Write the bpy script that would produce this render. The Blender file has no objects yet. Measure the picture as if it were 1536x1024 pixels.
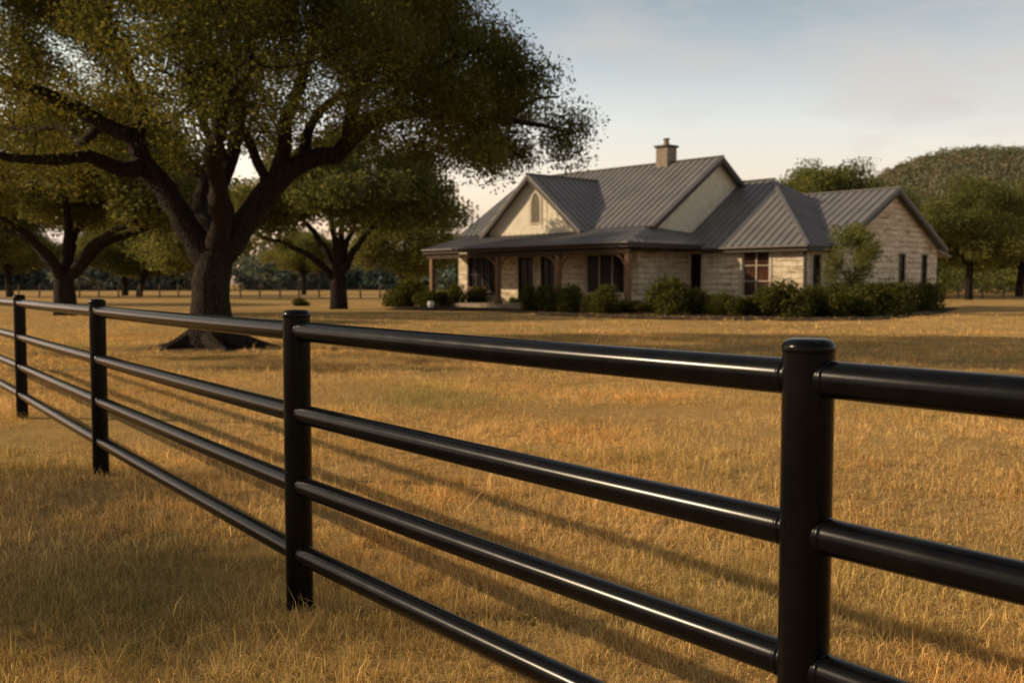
import bpy, bmesh, math, random
import numpy as np
from mathutils import Vector, Matrix, noise

random.seed(7)
RNG = np.random.default_rng(7)
R = math.radians
scene = bpy.context.scene
COL = scene.collection

# ------------------------------------------------------------------ camera
CAM_H, F_PX, HOR = 1.52, 1493.0, 426.0
PITCH = math.atan((512 - HOR) / F_PX)
CF = np.array([0, math.cos(PITCH), -math.sin(PITCH)])
CU = np.array([0, math.sin(PITCH), math.cos(PITCH)])
CX = np.array([1.0, 0, 0])

def ray(px, py):
    return CX * (px - 768) / F_PX - CU * (py - 512) / F_PX + CF

def at(px, py, y):
    """the world point seen at a photo position, at world depth y"""
    d = ray(px, py)
    return np.array([0, 0, CAM_H]) + d * (y / d[1])

def ground_z(x, y):
    t = np.clip((np.asarray(y, float) - 20) / 22, 0, 1)
    return 0.15 * t * t * (3 - 2 * t)

def at_ground(px, py):
    d = ray(px, py)
    g = 0.0
    for _ in range(12):
        p = np.array([0, 0, CAM_H]) + d * ((CAM_H - g) / -d[2])
        g = float(ground_z(p[0], p[1]))
    return p

cam = bpy.data.cameras.new('camera')
cam.lens = 35.0
cam.sensor_width = 36.0
cam.clip_start = 0.05
cam.clip_end = 6000
cam.dof.use_dof = True
cam.dof.focus_distance = 3.7
cam.dof.aperture_fstop = 3.6
camo = bpy.data.objects.new('camera', cam)
camo.location = (0, 0, CAM_H)
camo.rotation_euler = (R(90) - PITCH, 0, 0)
COL.objects.link(camo)
scene.camera = camo

# ------------------------------------------------------------------ light
SUN_AZ, SUN_EL = 82.0, 25.0        # degrees to the left of the view direction, above the horizon
Ldir = Vector((-math.sin(R(SUN_AZ)) * math.cos(R(SUN_EL)), math.cos(R(SUN_AZ)) * math.cos(R(SUN_EL)), math.sin(R(SUN_EL))))
sl = bpy.data.lights.new('sun', 'SUN')
sl.energy = 5.0
sl.angle = R(0.8)
sl.color = (1.0, 0.79, 0.53)
so = bpy.data.objects.new('sun', sl)
so.rotation_euler = (-Ldir).to_track_quat('-Z', 'Y').to_euler()
so.location = (-40, 0, 40)
COL.objects.link(so)

world = bpy.data.worlds.new('World')
scene.world = world
world.use_nodes = True
nt = world.node_tree
nt.nodes.clear()
def N(t, kind, **kw):
    n = t.nodes.new(kind)
    for k, v in kw.items():
        setattr(n, k, v)
    return n
wo = N(nt, 'ShaderNodeOutputWorld')
bg = N(nt, 'ShaderNodeBackground')
sky = N(nt, 'ShaderNodeTexSky', sky_type='NISHITA')
sky.sun_disc = False
sky.sun_elevation = R(SUN_EL)
sky.sun_rotation = R(-SUN_AZ)
sky.air_density = 1.2
sky.dust_density = 3.0
sky.ozone_density = 1.0
lim = N(nt, 'ShaderNodeMix', data_type='RGBA', blend_type='DARKEN')
lim.inputs[0].default_value = 1.0
lim.inputs[7].default_value = (5.0, 4.6, 4.0, 1)
nt.links.new(sky.outputs[0], lim.inputs[6])
hs = N(nt, 'ShaderNodeHueSaturation')
hs.inputs['Saturation'].default_value = 0.60
nt.links.new(lim.outputs[2], hs.inputs['Color'])
# evening haze: bright and creamy low down, dim blue overhead
tc = N(nt, 'ShaderNodeTexCoord')
sp = N(nt, 'ShaderNodeSeparateXYZ')
nt.links.new(tc.outputs['Generated'], sp.inputs[0])
hz = N(nt, 'ShaderNodeValToRGB')
els = hz.color_ramp.elements
stops = [(0.0, (1.0, 0.74, 0.62)), (0.08, (0.94, 0.73, 0.63)), (0.15, (0.78, 0.69, 0.625)), (0.22, (0.50, 0.49, 0.47)), (0.30, (0.31, 0.325, 0.33)), (0.50, (0.24, 0.23, 0.23)), (0.75, (0.17, 0.17, 0.175))]
while len(els) < len(stops): els.new(0.5)
for e, (q, c) in zip(els, stops):
    e.position = q; e.color = (*c, 1)
nt.links.new(sp.outputs[2], hz.inputs[0])
gain = N(nt, 'ShaderNodeVectorMath', operation='SCALE')
gain.inputs['Scale'].default_value = 4.3
nt.links.new(hz.outputs[0], gain.inputs[0])
tint = N(nt, 'ShaderNodeMix', data_type='RGBA', blend_type='MULTIPLY')
tint.inputs[0].default_value = 1.0
nt.links.new(gain.outputs[0], tint.inputs[7])
nt.links.new(hs.outputs[0], tint.inputs[6])
# thin stretched clouds
mp = N(nt, 'ShaderNodeMapping')
mp.inputs['Scale'].default_value = (2.2, 2.2, 7.5)
mp.inputs['Rotation'].default_value = (0, R(8), 0)
mp.inputs['Location'].default_value = (0.35, 0, 0.1)
nt.links.new(tc.outputs['Generated'], mp.inputs[0])
nz = N(nt, 'ShaderNodeTexNoise')
nz.inputs['Scale'].default_value = 1.3
nz.inputs['Detail'].default_value = 6
nz.inputs['Roughness'].default_value = 0.55
nt.links.new(mp.outputs[0], nz.inputs['Vector'])
rp = N(nt, 'ShaderNodeMapRange')
rp.inputs[1].default_value = 0.47
rp.inputs[2].default_value = 0.66
rp.inputs[3].default_value = 0.0
rp.inputs[4].default_value = 0.85
nt.links.new(nz.outputs[0], rp.inputs[0])
cm = N(nt, 'ShaderNodeMix', data_type='RGBA')
cm.inputs[7].default_value = (7.7, 7.1, 6.6, 1)
nt.links.new(rp.outputs[0], cm.inputs[0])
nt.links.new(tint.outputs[2], cm.inputs[6])
nt.links.new(cm.outputs[2], bg.inputs[0])
bg.inputs[1].default_value = 0.088
nt.links.new(bg.outputs[0], wo.inputs[0])

scene.view_settings.view_transform = 'Standard'
scene.view_settings.look = 'None'
scene.view_settings.exposure = 0
scene.view_settings.gamma = 1
scene.render.engine = 'CYCLES'
scene.cycles.max_bounces = 6
scene.cycles.diffuse_bounces = 3
scene.cycles.glossy_bounces = 3
scene.cycles.transmission_bounces = 3
scene.cycles.transparent_max_bounces = 4
scene.cycles.use_denoising = True

# ------------------------------------------------------------------ helpers
def link(o, parent=None):
    COL.objects.link(o)
    if parent is not None:
        o.parent = parent
    return o

def empty(name, loc=(0, 0, 0), rz=0.0):
    o = bpy.data.objects.new(name, None)
    o.location = loc
    o.rotation_euler = (0, 0, rz)
    o.empty_display_size = 0.3
    return link(o)

def tag(o, label=None, cat=None, group=None, kind=None):
    if label: o['label'] = label
    if cat: o['category'] = cat
    if group: o['group'] = group
    if kind: o['kind'] = kind
    return o

class MB:
    def __init__(s):
        s.v = []; s.f = []
    def add(s, vs, fs):
        b = len(s.v)
        s.v += [tuple(p) for p in vs]
        s.f += [tuple(i + b for i in f) for f in fs]
        return s
    def box(s, x0, x1, y0, y1, z0, z1):
        return s.add([(x0,y0,z0),(x1,y0,z0),(x1,y1,z0),(x0,y1,z0),(x0,y0,z1),(x1,y0,z1),(x1,y1,z1),(x0,y1,z1)],
                     [(0,3,2,1),(4,5,6,7),(0,1,5,4),(1,2,6,5),(2,3,7,6),(3,0,4,7)])
    def beam(s, p0, p1, w, h, up=(0, 0, 1)):
        p0, p1 = Vector(p0), Vector(p1)
        d = (p1 - p0).normalized()
        up = Vector(up)
        side = d.cross(up).normalized()
        upv = side.cross(d).normalized()
        a, b = side * (w / 2), upv * (h / 2)
        vs = [p0-a-b, p0+a-b, p0+a+b, p0-a+b, p1-a-b, p1+a-b, p1+a+b, p1-a+b]
        return s.add(vs, [(0,1,2,3),(7,6,5,4),(0,4,5,1),(1,5,6,2),(2,6,7,3),(3,7,4,0)])
    def lathe(s, prof, n=24, c=(0, 0, 0)):
        vs = []; fs = []
        for r, z in prof:
            for k in range(n):
                a = 2 * math.pi * k / n
                vs.append((c[0] + r * math.cos(a), c[1] + r * math.sin(a), c[2] + z))
        for i in range(len(prof) - 1):
            for k in range(n):
                k2 = (k + 1) % n
                fs.append((i*n+k, i*n+k2, (i+1)*n+k2, (i+1)*n+k))
        fs.append(tuple(range(n))[::-1])
        fs.append(tuple((len(prof)-1)*n + k for k in range(n)))
        return s.add(vs, fs)
    def tube(s, pts, rads, n=10, cap=True):
        pts = [Vector(p) for p in pts]
        vs = []; fs = []
        t = (pts[1] - pts[0]).normalized()
        ref = Vector((0, 0, 1)) if abs(t.z) < 0.9 else Vector((1, 0, 0))
        nrm = t.cross(ref).normalized()
        for i, p in enumerate(pts):
            if 0 < i < len(pts) - 1: t = (pts[i+1] - pts[i-1])
            elif i > 0: t = pts[i] - pts[i-1]
            t = t.normalized()
            nrm = (nrm - t * nrm.dot(t))
            nrm = nrm.normalized() if nrm.length > 1e-6 else t.orthogonal().normalized()
            bn = t.cross(nrm)
            for k in range(n):
                a = 2 * math.pi * k / n
                vs.append(p + (nrm * math.cos(a) + bn * math.sin(a)) * rads[i])
        for i in range(len(pts) - 1):
            for k in range(n):
                k2 = (k + 1) % n
                fs.append((i*n+k, i*n+k2, (i+1)*n+k2, (i+1)*n+k))
        if cap:
            fs.append(tuple(range(n))[::-1]); fs.append(tuple((len(pts)-1)*n + k for k in range(n)))
        return s.add(vs, fs)
    def build(s, name, mat, parent=None, smooth=False, bevel=0.0):
        me = bpy.data.meshes.new(name)
        me.from_pydata(s.v, [], s.f)
        me.materials.append(mat)
        if smooth:
            me.polygons.foreach_set('use_smooth', [True] * len(me.polygons))
        me.update()
        o = link(bpy.data.objects.new(name, me), parent)
        if bevel:
            b = o.modifiers.new('bevel', 'BEVEL'); b.width = bevel; b.segments = 2; b.limit_method = 'ANGLE'
        if smooth:
            e = o.modifiers.new('edges', 'EDGE_SPLIT'); e.split_angle = R(40)
        return o

def raw_mesh(name, V, n_side, mat, tints=None):
    """faces of n_side corners, none shared; tints is one RGB per face"""
    me = bpy.data.meshes.new(name)
    nv = len(V); nf = nv // n_side
    me.vertices.add(nv); me.vertices.foreach_set('co', np.ascontiguousarray(V, dtype=np.float32).ravel())
    me.loops.add(nv); me.loops.foreach_set('vertex_index', np.arange(nv, dtype=np.int32))
    me.polygons.add(nf); me.polygons.foreach_set('loop_start', np.arange(0, nv, n_side, dtype=np.int32))
    me.materials.append(mat)
    me.update(calc_edges=True)
    if tints is not None:
        a = me.attributes.new('tint', 'FLOAT_COLOR', 'POINT')
        c = np.ones((nv, 4), np.float32)
        c[:, :3] = np.repeat(tints, n_side, axis=0)
        a.data.foreach_set('color', c.ravel())
    return me

# ------------------------------------------------------------------ materials
def new_mat(name):
    m = bpy.data.materials.new(name)
    m.use_nodes = True
    t = m.node_tree
    t.nodes.clear()
    out = N(t, 'ShaderNodeOutputMaterial')
    p = N(t, 'ShaderNodeBsdfPrincipled')
    t.links.new(p.outputs[0], out.inputs[0])
    return m, t, p, out

def ramp(t, fac, stops):
    r = N(t, 'ShaderNodeValToRGB')
    els = r.color_ramp.elements
    while len(els) < len(stops): els.new(0.5)
    for e, (pos, c) in zip(els, stops):
        e.position = pos; e.color = (*c, 1)
    t.links.new(fac, r.inputs[0])
    return r.outputs[0]

def noise_n(t, vec, scale, detail=4, rough=0.55, dist=0.0):
    n = N(t, 'ShaderNodeTexNoise')
    n.inputs['Scale'].default_value = scale; n.inputs['Detail'].default_value = detail
    n.inputs['Roughness'].default_value = rough; n.inputs['Distortion'].default_value = dist
    if vec is not None: t.links.new(vec, n.inputs['Vector'])
    return n.outputs[0]

def mixc(t, fac, a, b, mode='MIX'):
    m = N(t, 'ShaderNodeMix', data_type='RGBA', blend_type=mode)
    for sock, v in ((m.inputs[0], fac), (m.inputs[6], a), (m.inputs[7], b)):
        if hasattr(v, 'links'): t.links.new(v, sock)
        elif isinstance(v, tuple): sock.default_value = (*v, 1)
        else: sock.default_value = v
    return m.outputs[2]

def math_n(t, op, a, b=None, clamp=False):
    m = N(t, 'ShaderNodeMath', operation=op, use_clamp=clamp)
    for sock, v in ((m.inputs[0], a), (m.inputs[1], b)):
        if v is None: continue
        if hasattr(v, 'links'): t.links.new(v, sock)
        else: sock.default_value = v
    return m.outputs[0]

def bump(t, p, h, strength, dist):
    b = N(t, 'ShaderNodeBump')
    b.inputs['Strength'].default_value = strength; b.inputs['Distance'].default_value = dist
    t.links.new(h, b.inputs['Height']); t.links.new(b.outputs[0], p.inputs['Normal'])

def coords(t, kind='Object', scale=(1, 1, 1)):
    c = N(t, 'ShaderNodeTexCoord'); m = N(t, 'ShaderNodeMapping')
    m.inputs['Scale'].default_value = scale
    t.links.new(c.outputs[kind], m.inputs[0])
    return m.outputs[0]

def plain(name, col, rough=0.6, var=0.25, scale=6.0, spec=0.4, metal=0.0, bmp=0.0):
    m, t, p, _ = new_mat(name)
    v = coords(t)
    n = noise_n(t, v, scale, 5)
    lo = tuple(c * (1 - var) for c in col); hi = tuple(min(1, c * (1 + var)) for c in col)
    t.links.new(ramp(t, n, [(0.3, lo), (0.7, hi)]), p.inputs['Base Color'])
    p.inputs['Roughness'].default_value = rough
    p.inputs['Specular IOR Level'].default_value = spec
    p.inputs['Metallic'].default_value = metal
    if bmp: bump(t, p, n, 0.6, bmp)
    return m

def leaf_mat(name, base, trans=0.45, tcol=None):
    m = bpy.data.materials.new(name); m.use_nodes = True
    t = m.node_tree; t.nodes.clear()
    out = N(t, 'ShaderNodeOutputMaterial')
    at_ = N(t, 'ShaderNodeAttribute', attribute_name='tint')
    c = mixc(t, 1.0, base, at_.outputs['Color'], 'MULTIPLY')
    tc_ = mixc(t, 1.0, tcol or tuple(x * k for x, k in zip(base, (1.5, 1.35, 0.6))), at_.outputs['Color'], 'MULTIPLY')
    d = N(t, 'ShaderNodeBsdfDiffuse'); tr = N(t, 'ShaderNodeBsdfTranslucent')
    t.links.new(c, d.inputs[0]); t.links.new(tc_, tr.inputs[0])
    mx = N(t, 'ShaderNodeMixShader'); mx.inputs[0].default_value = trans
    t.links.new(d.outputs[0], mx.inputs[1]); t.links.new(tr.outputs[0], mx.inputs[2])
    t.links.new(mx.outputs[0], out.inputs[0])
    return m

M = {}
M['oak_leaf'] = leaf_mat('oak_leaf', (0.062, 0.074, 0.024), 0.36, (0.175, 0.155, 0.03))
M['tree_leaf'] = leaf_mat('tree_leaf', (0.105, 0.122, 0.042), 0.38, (0.215, 0.205, 0.055))
M['hazy_leaf'] = leaf_mat('hazy_leaf', (0.135, 0.165, 0.15), 0.2)  # leaf colour paled and blued to stand for distance haze
M['hill_leaf'] = leaf_mat('hill_leaf', (0.165, 0.17, 0.115), 0.2)  # aerial haze over the hill is put into this paler leaf colour
M['shrub_leaf'] = leaf_mat('shrub_leaf', (0.070, 0.076, 0.023), 0.35)
M['grass'] = leaf_mat('grass', (0.70, 0.472, 0.192), 0.32, (0.76, 0.495, 0.178))

def bark_mat(name, a, b, sc):
    m, t, p, _ = new_mat(name)
    v = coords(t, 'Object', (sc, sc, sc * 0.22))
    n1 = noise_n(t, v, 5.0, 8, 0.65, 0.4)
    vo = N(t, 'ShaderNodeTexVoronoi', feature='DISTANCE_TO_EDGE'); vo.inputs['Scale'].default_value = 17
    t.links.new(v, vo.inputs['Vector'])
    h = math_n(t, 'ADD', math_n(t, 'MINIMUM', math_n(t, 'MULTIPLY', vo.outputs[0], 3.0), 0.6), n1)
    t.links.new(ramp(t, h, [(0.35, a), (0.95, b)]), p.inputs['Base Color'])
    p.inputs['Roughness'].default_value = 0.95
    p.inputs['Specular IOR Level'].default_value = 0.15
    bump(t, p, h, 1.0, 0.06 / sc)
    return m
M['bark'] = bark_mat('bark', (0.008, 0.006, 0.0045), (0.040, 0.028, 0.020), 1.0)
M['far_bark'] = bark_mat('far_bark', (0.010, 0.008, 0.006), (0.035, 0.026, 0.019), 0.8)

def pipe_mat():
    m, t, p, _ = new_mat('black_pipe_paint')
    v = coords(t, 'Object')
    n1 = noise_n(t, v, 9.0, 6, 0.6)
    n2 = noise_n(t, v, 160.0, 3, 0.6)
    t.links.new(ramp(t, n1, [(0.35, (0.002, 0.002, 0.0026)), (0.75, (0.0045, 0.0044, 0.0044))]), p.inputs['Base Color'])
    r = N(t, 'ShaderNodeMapRange'); r.inputs[1].default_value = 0.3; r.inputs[2].default_value = 0.7
    r.inputs[3].default_value = 0.20; r.inputs[4].default_value = 0.25
    t.links.new(n1, r.inputs[0]); t.links.new(r.outputs[0], p.inputs['Roughness'])
    p.inputs['Specular IOR Level'].default_value = 0.13
    bump(t, p, math_n(t, 'ADD', n2, math_n(t, 'MULTIPLY', n1, 2.0)), 0.06, 0.0012)
    return m
M['pipe'] = pipe_mat()

def stone_mat():
    m, t, p, _ = new_mat('limestone')
    c = N(t, 'ShaderNodeTexCoord')
    s = N(t, 'ShaderNodeSeparateXYZ'); t.links.new(c.outputs['Object'], s.inputs[0])
    cb = N(t, 'ShaderNodeCombineXYZ')
    t.links.new(math_n(t, 'ADD', s.outputs[0], s.outputs[1]), cb.inputs[0])
    wob = noise_n(t, c.outputs['Object'], 1.3, 3)
    t.links.new(math_n(t, 'ADD', s.outputs[2], math_n(t, 'MULTIPLY', wob, 0.16)), cb.inputs[1])
    br = N(t, 'ShaderNodeTexBrick')
    br.offset = 0.43; br.squash = 0.6; br.squash_frequency = 3
    br.inputs['Color1'].default_value = (0.78, 0.67, 0.50, 1)
    br.inputs['Color2'].default_value = (0.58, 0.475, 0.345, 1)
    br.inputs['Mortar'].default_value = (0.30, 0.25, 0.185, 1)
    br.inputs['Scale'].default_value = 1.0
    br.inputs['Mortar Size'].default_value = 0.018
    br.inputs['Mortar Smooth'].default_value = 0.4
    br.inputs['Brick Width'].default_value = 0.86
    br.inputs['Row Height'].default_value = 0.29
    br.inputs['Bias'].default_value = -0.35
    t.links.new(cb.outputs[0], br.inputs['Vector'])
    st = N(t, 'ShaderNodeMapping'); st.inputs['Scale'].default_value = (0.55, 2.6, 1)
    t.links.new(cb.outputs[0], st.inputs[0])
    n = noise_n(t, st.outputs[0], 1.5, 6, 0.65)
    stain = ramp(t, n, [(0.36, (0.42, 0.31, 0.21)), (0.50, (1, 1, 1))])
    col = mixc(t, 0.75, br.outputs[0], stain, 'MULTIPLY')
    n3 = noise_n(t, c.outputs['Object'], 14.0, 5, 0.7)
    col = mixc(t, 0.5, col, ramp(t, n3, [(0.3, (0.6, 0.58, 0.55)), (0.7, (1.15, 1.1, 1.05))]), 'MULTIPLY')
    t.links.new(col, p.inputs['Base Color'])
    p.inputs['Roughness'].default_value = 0.9
    p.inputs['Specular IOR Level'].default_value = 0.2
    h = math_n(t, 'SUBTRACT', math_n(t, 'MULTIPLY', n3, 0.6), br.outputs[1])
    bump(t, p, h, 0.9, 0.03)
    return m
M['stone'] = stone_mat()

def roof_mat():
    m, t, p, _ = new_mat('standing_seam_metal')
    v = coords(t)
    n = noise_n(t, v, 0.7, 5, 0.6)
    n2 = noise_n(t, v, 9.0, 4, 0.6)
    c = mixc(t, 0.35, ramp(t, n, [(0.3, (0.115, 0.108, 0.103)), (0.7, (0.195, 0.182, 0.173))]), ramp(t, n2, [(0.3, (0.105, 0.10, 0.097)), (0.7, (0.24, 0.228, 0.22))]))
    t.links.new(c, p.inputs['Base Color'])
    p.inputs['Roughness'].default_value = 0.5
    p.inputs['Metallic'].default_value = 0.15
    p.inputs['Specular IOR Level'].default_value = 0.4
    bump(t, p, n2, 0.25, 0.01)
    return m
M['roof'] = roof_mat()
M['cream'] = plain('cream_siding', (0.68, 0.61, 0.48), 0.8, 0.12, 3.0, 0.2)
M['trim'] = plain('cream_trim', (0.50, 0.42, 0.31), 0.7, 0.12, 5.0, 0.3)
M['fascia'] = plain('dark_fascia', (0.045, 0.033, 0.025), 0.6, 0.3, 4.0, 0.3)
M['timber'] = plain('porch_timber', (0.20, 0.115, 0.058), 0.75, 0.35, 5.0, 0.25)
M['dark_timber'] = plain('porch_ceiling_timber', (0.07, 0.042, 0.025), 0.8, 0.3, 4.0, 0.2)
M['dark_frame'] = plain('dark_window_frame', (0.03, 0.022, 0.017), 0.5, 0.3, 5.0, 0.4)
M['chimney'] = plain('chimney_render', (0.25, 0.20, 0.155), 0.9, 0.2, 5.0, 0.2, bmp=0.02)
M['slab'] = plain('porch_slab', (0.28, 0.22, 0.16), 0.9, 0.2, 5.0, 0.2)
M['white'] = plain('white_glaze', (0.78, 0.74, 0.66), 0.35, 0.05, 5.0, 0.5)
M['post_wood'] = plain('weathered_post', (0.16, 0.12, 0.085), 0.9, 0.3, 6.0, 0.2)
M['wire'] = plain('fence_wire', (0.12, 0.10, 0.09), 0.6, 0.2, 6.0, 0.4)

def glass_mat(name, a, b):
    m, t, p, _ = new_mat(name)
    n = noise_n(t, coords(t, 'Object', (1.0, 1.0, 0.5)), 1.4, 3)
    t.links.new(ramp(t, n, [(0.35, a), (0.7, b)]), p.inputs['Base Color'])
    p.inputs['Roughness'].default_value = 0.2
    p.inputs['Specular IOR Level'].default_value = 0.10
    return m
M['glass'] = glass_mat('dark_glass', (0.006, 0.005, 0.004), (0.02, 0.014, 0.010))
M['red_glass'] = glass_mat('glass_before_curtain', (0.03, 0.014, 0.009), (0.11, 0.045, 0.024))

OAK = at_ground(318, 521)

def ground_mat():
    m, t, p, _ = new_mat('dry_grass_ground')
    g = N(t, 'ShaderNodeNewGeometry'); pos = g.outputs['Position']
    n_big = noise_n(t, pos, 0.09, 4, 0.55)
    n_mid = noise_n(t, pos, 0.55, 5, 0.6, 0.3)
    n_fine = noise_n(t, pos, 7.0, 6, 0.7)
    n_vf = noise_n(t, pos, 46.0, 4, 0.7)
    c = ramp(t, n_fine, [(0.25, (0.20, 0.12, 0.044)), (0.5, (0.44, 0.27, 0.10)), (0.75, (0.60, 0.39, 0.15))])
    c = mixc(t, 0.45, c, ramp(t, n_vf, [(0.3, (0.18, 0.11, 0.044)), (0.7, (0.60, 0.39, 0.155))]))
    grn = ramp(t, n_mid, [(0.46, (0, 0, 0)), (0.68, (1, 1, 1))])
    c = mixc(t, math_n(t, 'MULTIPLY', grn, 0.5), c, (0.20, 0.155, 0.05))
    far = ramp(t, n_big, [(0.35, (0.78, 0.78, 0.74)), (0.65, (1.12, 1.1, 1.04))])
    c = mixc(t, 1.0, c, far, 'MULTIPLY')
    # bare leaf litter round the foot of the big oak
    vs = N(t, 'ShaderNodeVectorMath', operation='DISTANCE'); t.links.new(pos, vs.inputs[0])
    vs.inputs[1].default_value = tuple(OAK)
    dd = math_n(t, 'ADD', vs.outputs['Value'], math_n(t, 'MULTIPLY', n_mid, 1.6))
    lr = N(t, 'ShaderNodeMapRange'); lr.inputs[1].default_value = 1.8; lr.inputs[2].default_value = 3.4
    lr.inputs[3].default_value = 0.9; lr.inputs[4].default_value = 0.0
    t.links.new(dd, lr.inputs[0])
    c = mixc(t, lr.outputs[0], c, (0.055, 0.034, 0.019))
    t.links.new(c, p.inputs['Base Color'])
    p.inputs['Roughness'].default_value = 1.0
    p.inputs['Specular IOR Level'].default_value = 0.05
    bump(t, p, math_n(t, 'ADD', n_fine, math_n(t, 'MULTIPLY', n_vf, 0.5)), 0.8, 0.05)
    return m
M['ground'] = ground_mat()

# ------------------------------------------------------------------ ground
def make_ground():
    xs = np.concatenate([-np.geomspace(2500, 14, 40), np.linspace(-13, 13, 66), np.geomspace(14, 2500, 40)])
    ys = np.concatenate([[-400, -100, -30, -10, -3], np.linspace(0, 60, 121), np.geomspace(62, 3500, 50)])
    X, Y = np.meshgrid(xs, ys)
    Z = ground_z(X, Y)
    bmp_ = 0.02 * np.sin(X * 0.9 + 1.3 * np.sin(Y * 0.5)) * np.sin(Y * 0.7 + 0.6)
    Z = Z + np.where((Y > -5) & (Y < 60), bmp_ * np.clip((Y - 4) / 6, 0, 1) * np.clip((36 - Y) / 8, 0, 1), 0)
    V = np.stack([X, Y, Z], -1).reshape(-1, 3)
    nx, ny = len(xs), len(ys)
    F = [(j*nx+i, j*nx+i+1, (j+1)*nx+i+1, (j+1)*nx+i) for j in range(ny-1) for i in range(nx-1)]
    mb = MB(); mb.v = [tuple(p) for p in V]; mb.f = F
    o = mb.build('ground', M['ground'], smooth=False)
    o.data.polygons.foreach_set('use_smooth', [True] * len(o.data.polygons))
    tag(o, kind='structure')
make_ground()

# ------------------------------------------------------------------ pipe fence
def make_fence():
    A, B, C_ = at_ground(34, 628), at_ground(152, 712), at_ground(450, 914)
    dpost = at(1213, 512, 2.42)
    D = np.array([dpost[0], 2.42, 0.0])
    step = (C_ - A) / 2
    E = D + (D - C_) / np.linalg.norm(D - C_) * 2.9
    posts = [A - 2 * step, A - step, A, B, C_, D, E]
    for p in posts: p[2] = 0
    D[2], E[2] = -0.013, -0.022
    root = empty('pipe_fence', tuple(C_))
    tag(root, 'glossy black round pipe fence of four rails crossing the dry grass in front', 'fence')
    org = Vector(root.location)
    PR, RR, H = 0.0625, 0.045, 1.385
    heights = [1.305, 0.925, 0.59, 0.27]
    for p in posts:
        q = Vector(p) - org
        b = MB(); b.lathe([(PR, -0.12), (PR, 0.5), (PR, 1.0), (PR, H - 0.016)], 40, tuple(q))
        po = b.build('post', M['pipe'], root, smooth=True)
        c = MB(); c.lathe([(PR + 0.0005, H - 0.018), (PR + 0.002, H - 0.014), (PR + 0.002, H - 0.002), (PR - 0.002, H + 0.005), (PR - 0.009, H + 0.012), (PR - 0.02, H + 0.016), (0.012, H + 0.0175)], 40, tuple(q))
        cp = c.build('cap', M['pipe'], po, smooth=True)
    for i in range(len(posts) - 1):
        p0, p1 = Vector(posts[i]) - org, Vector(posts[i+1]) - org
        d = (p1 - p0).normalized()
        for h in heights:
            a = p0 + d * (PR - 0.02) + Vector((0, 0, h)); e = p1 - d * (PR - 0.02) + Vector((0, 0, h))
            n = 14
            sag = [a.lerp(e, k / n) - Vector((0, 0, 0.004 * math.sin(math.pi * k / n))) for k in range(n + 1)]
            b = MB(); b.tube(sag, [RR] * (n + 1), 32)
            ro = b.build('rail', M['pipe'], root, smooth=True)
            for s_, p in ((1, p0), (-1, p1)):
                w = MB()
                c = p + d * s_ * (PR + 0.004) + Vector((0, 0, h))
                pts = [c + d * s_ * x for x in (-0.014, -0.008, -0.004, -0.001, 0.002)]
                w.tube(pts, [RR + 0.001, RR + 0.003, RR + 0.0025, RR + 0.001, RR - 0.001], 48)
                w.v = [tuple(Vector(q) + noise.noise_vector(Vector(q) * 130) * 0.0011) for q in w.v]
                w.build('weld_bead', M['pipe'], ro, smooth=True)
    return posts
POSTS = make_fence()

# ------------------------------------------------------------------ house
HZ = 0.15
Uv = np.array([math.cos(R(47.8)), -math.sin(R(47.8))]); Vv = np.array([math.sin(R(47.8)), math.cos(R(47.8))])
house = empty('ranch_house', (14.34, 49.0, HZ), -R(47.8))
tag(house, 'pale limestone ranch house with dark standing seam metal roofs and a timber front porch', 'house')

def wall(name, axis, c, a0, a1, z0, z1, holes, mat, extra=(), depth=0.16, label=None):
    """axis 'f': plane y=c facing -y along x; axis 's': plane x=c facing +x along y"""
    mb = MB()
    P = (lambda a, z, d=0: (a, c + d, z)) if axis == 'f' else (lambda a, z, d=0: (c - d, a, z))
    As = sorted({a0, a1, *[h[0] for h in holes], *[h[1] for h in holes]})
    Zs = sorted({z0, z1, *[h[2] for h in holes], *[h[3] for h in holes]})
    for i in range(len(As) - 1):
        for j in range(len(Zs) - 1):
            am, zm = (As[i] + As[i+1]) / 2, (Zs[j] + Zs[j+1]) / 2
            if any(h[0] < am < h[1] and h[2] < zm < h[3] for h in holes): continue
            mb.add([P(As[i], Zs[j]), P(As[i+1], Zs[j]), P(As[i+1], Zs[j+1]), P(As[i], Zs[j+1])], [(0, 1, 2, 3)])
    for h in holes:
        q = [(h[0], h[2]), (h[1], h[2]), (h[1], h[3]), (h[0], h[3])]
        for k in range(4):
            k2 = (k + 1) % 4
            mb.add([P(*q[k]), P(*q[k2]), P(*q[k2], depth), P(*q[k], depth)], [(3, 2, 1, 0)])
    for poly in extra:
        mb.add([P(a, z) for a, z in poly], [tuple(range(len(poly)))])
    o = mb.build(name, mat, house)
    if label: o['label'] = label
    return o

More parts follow.
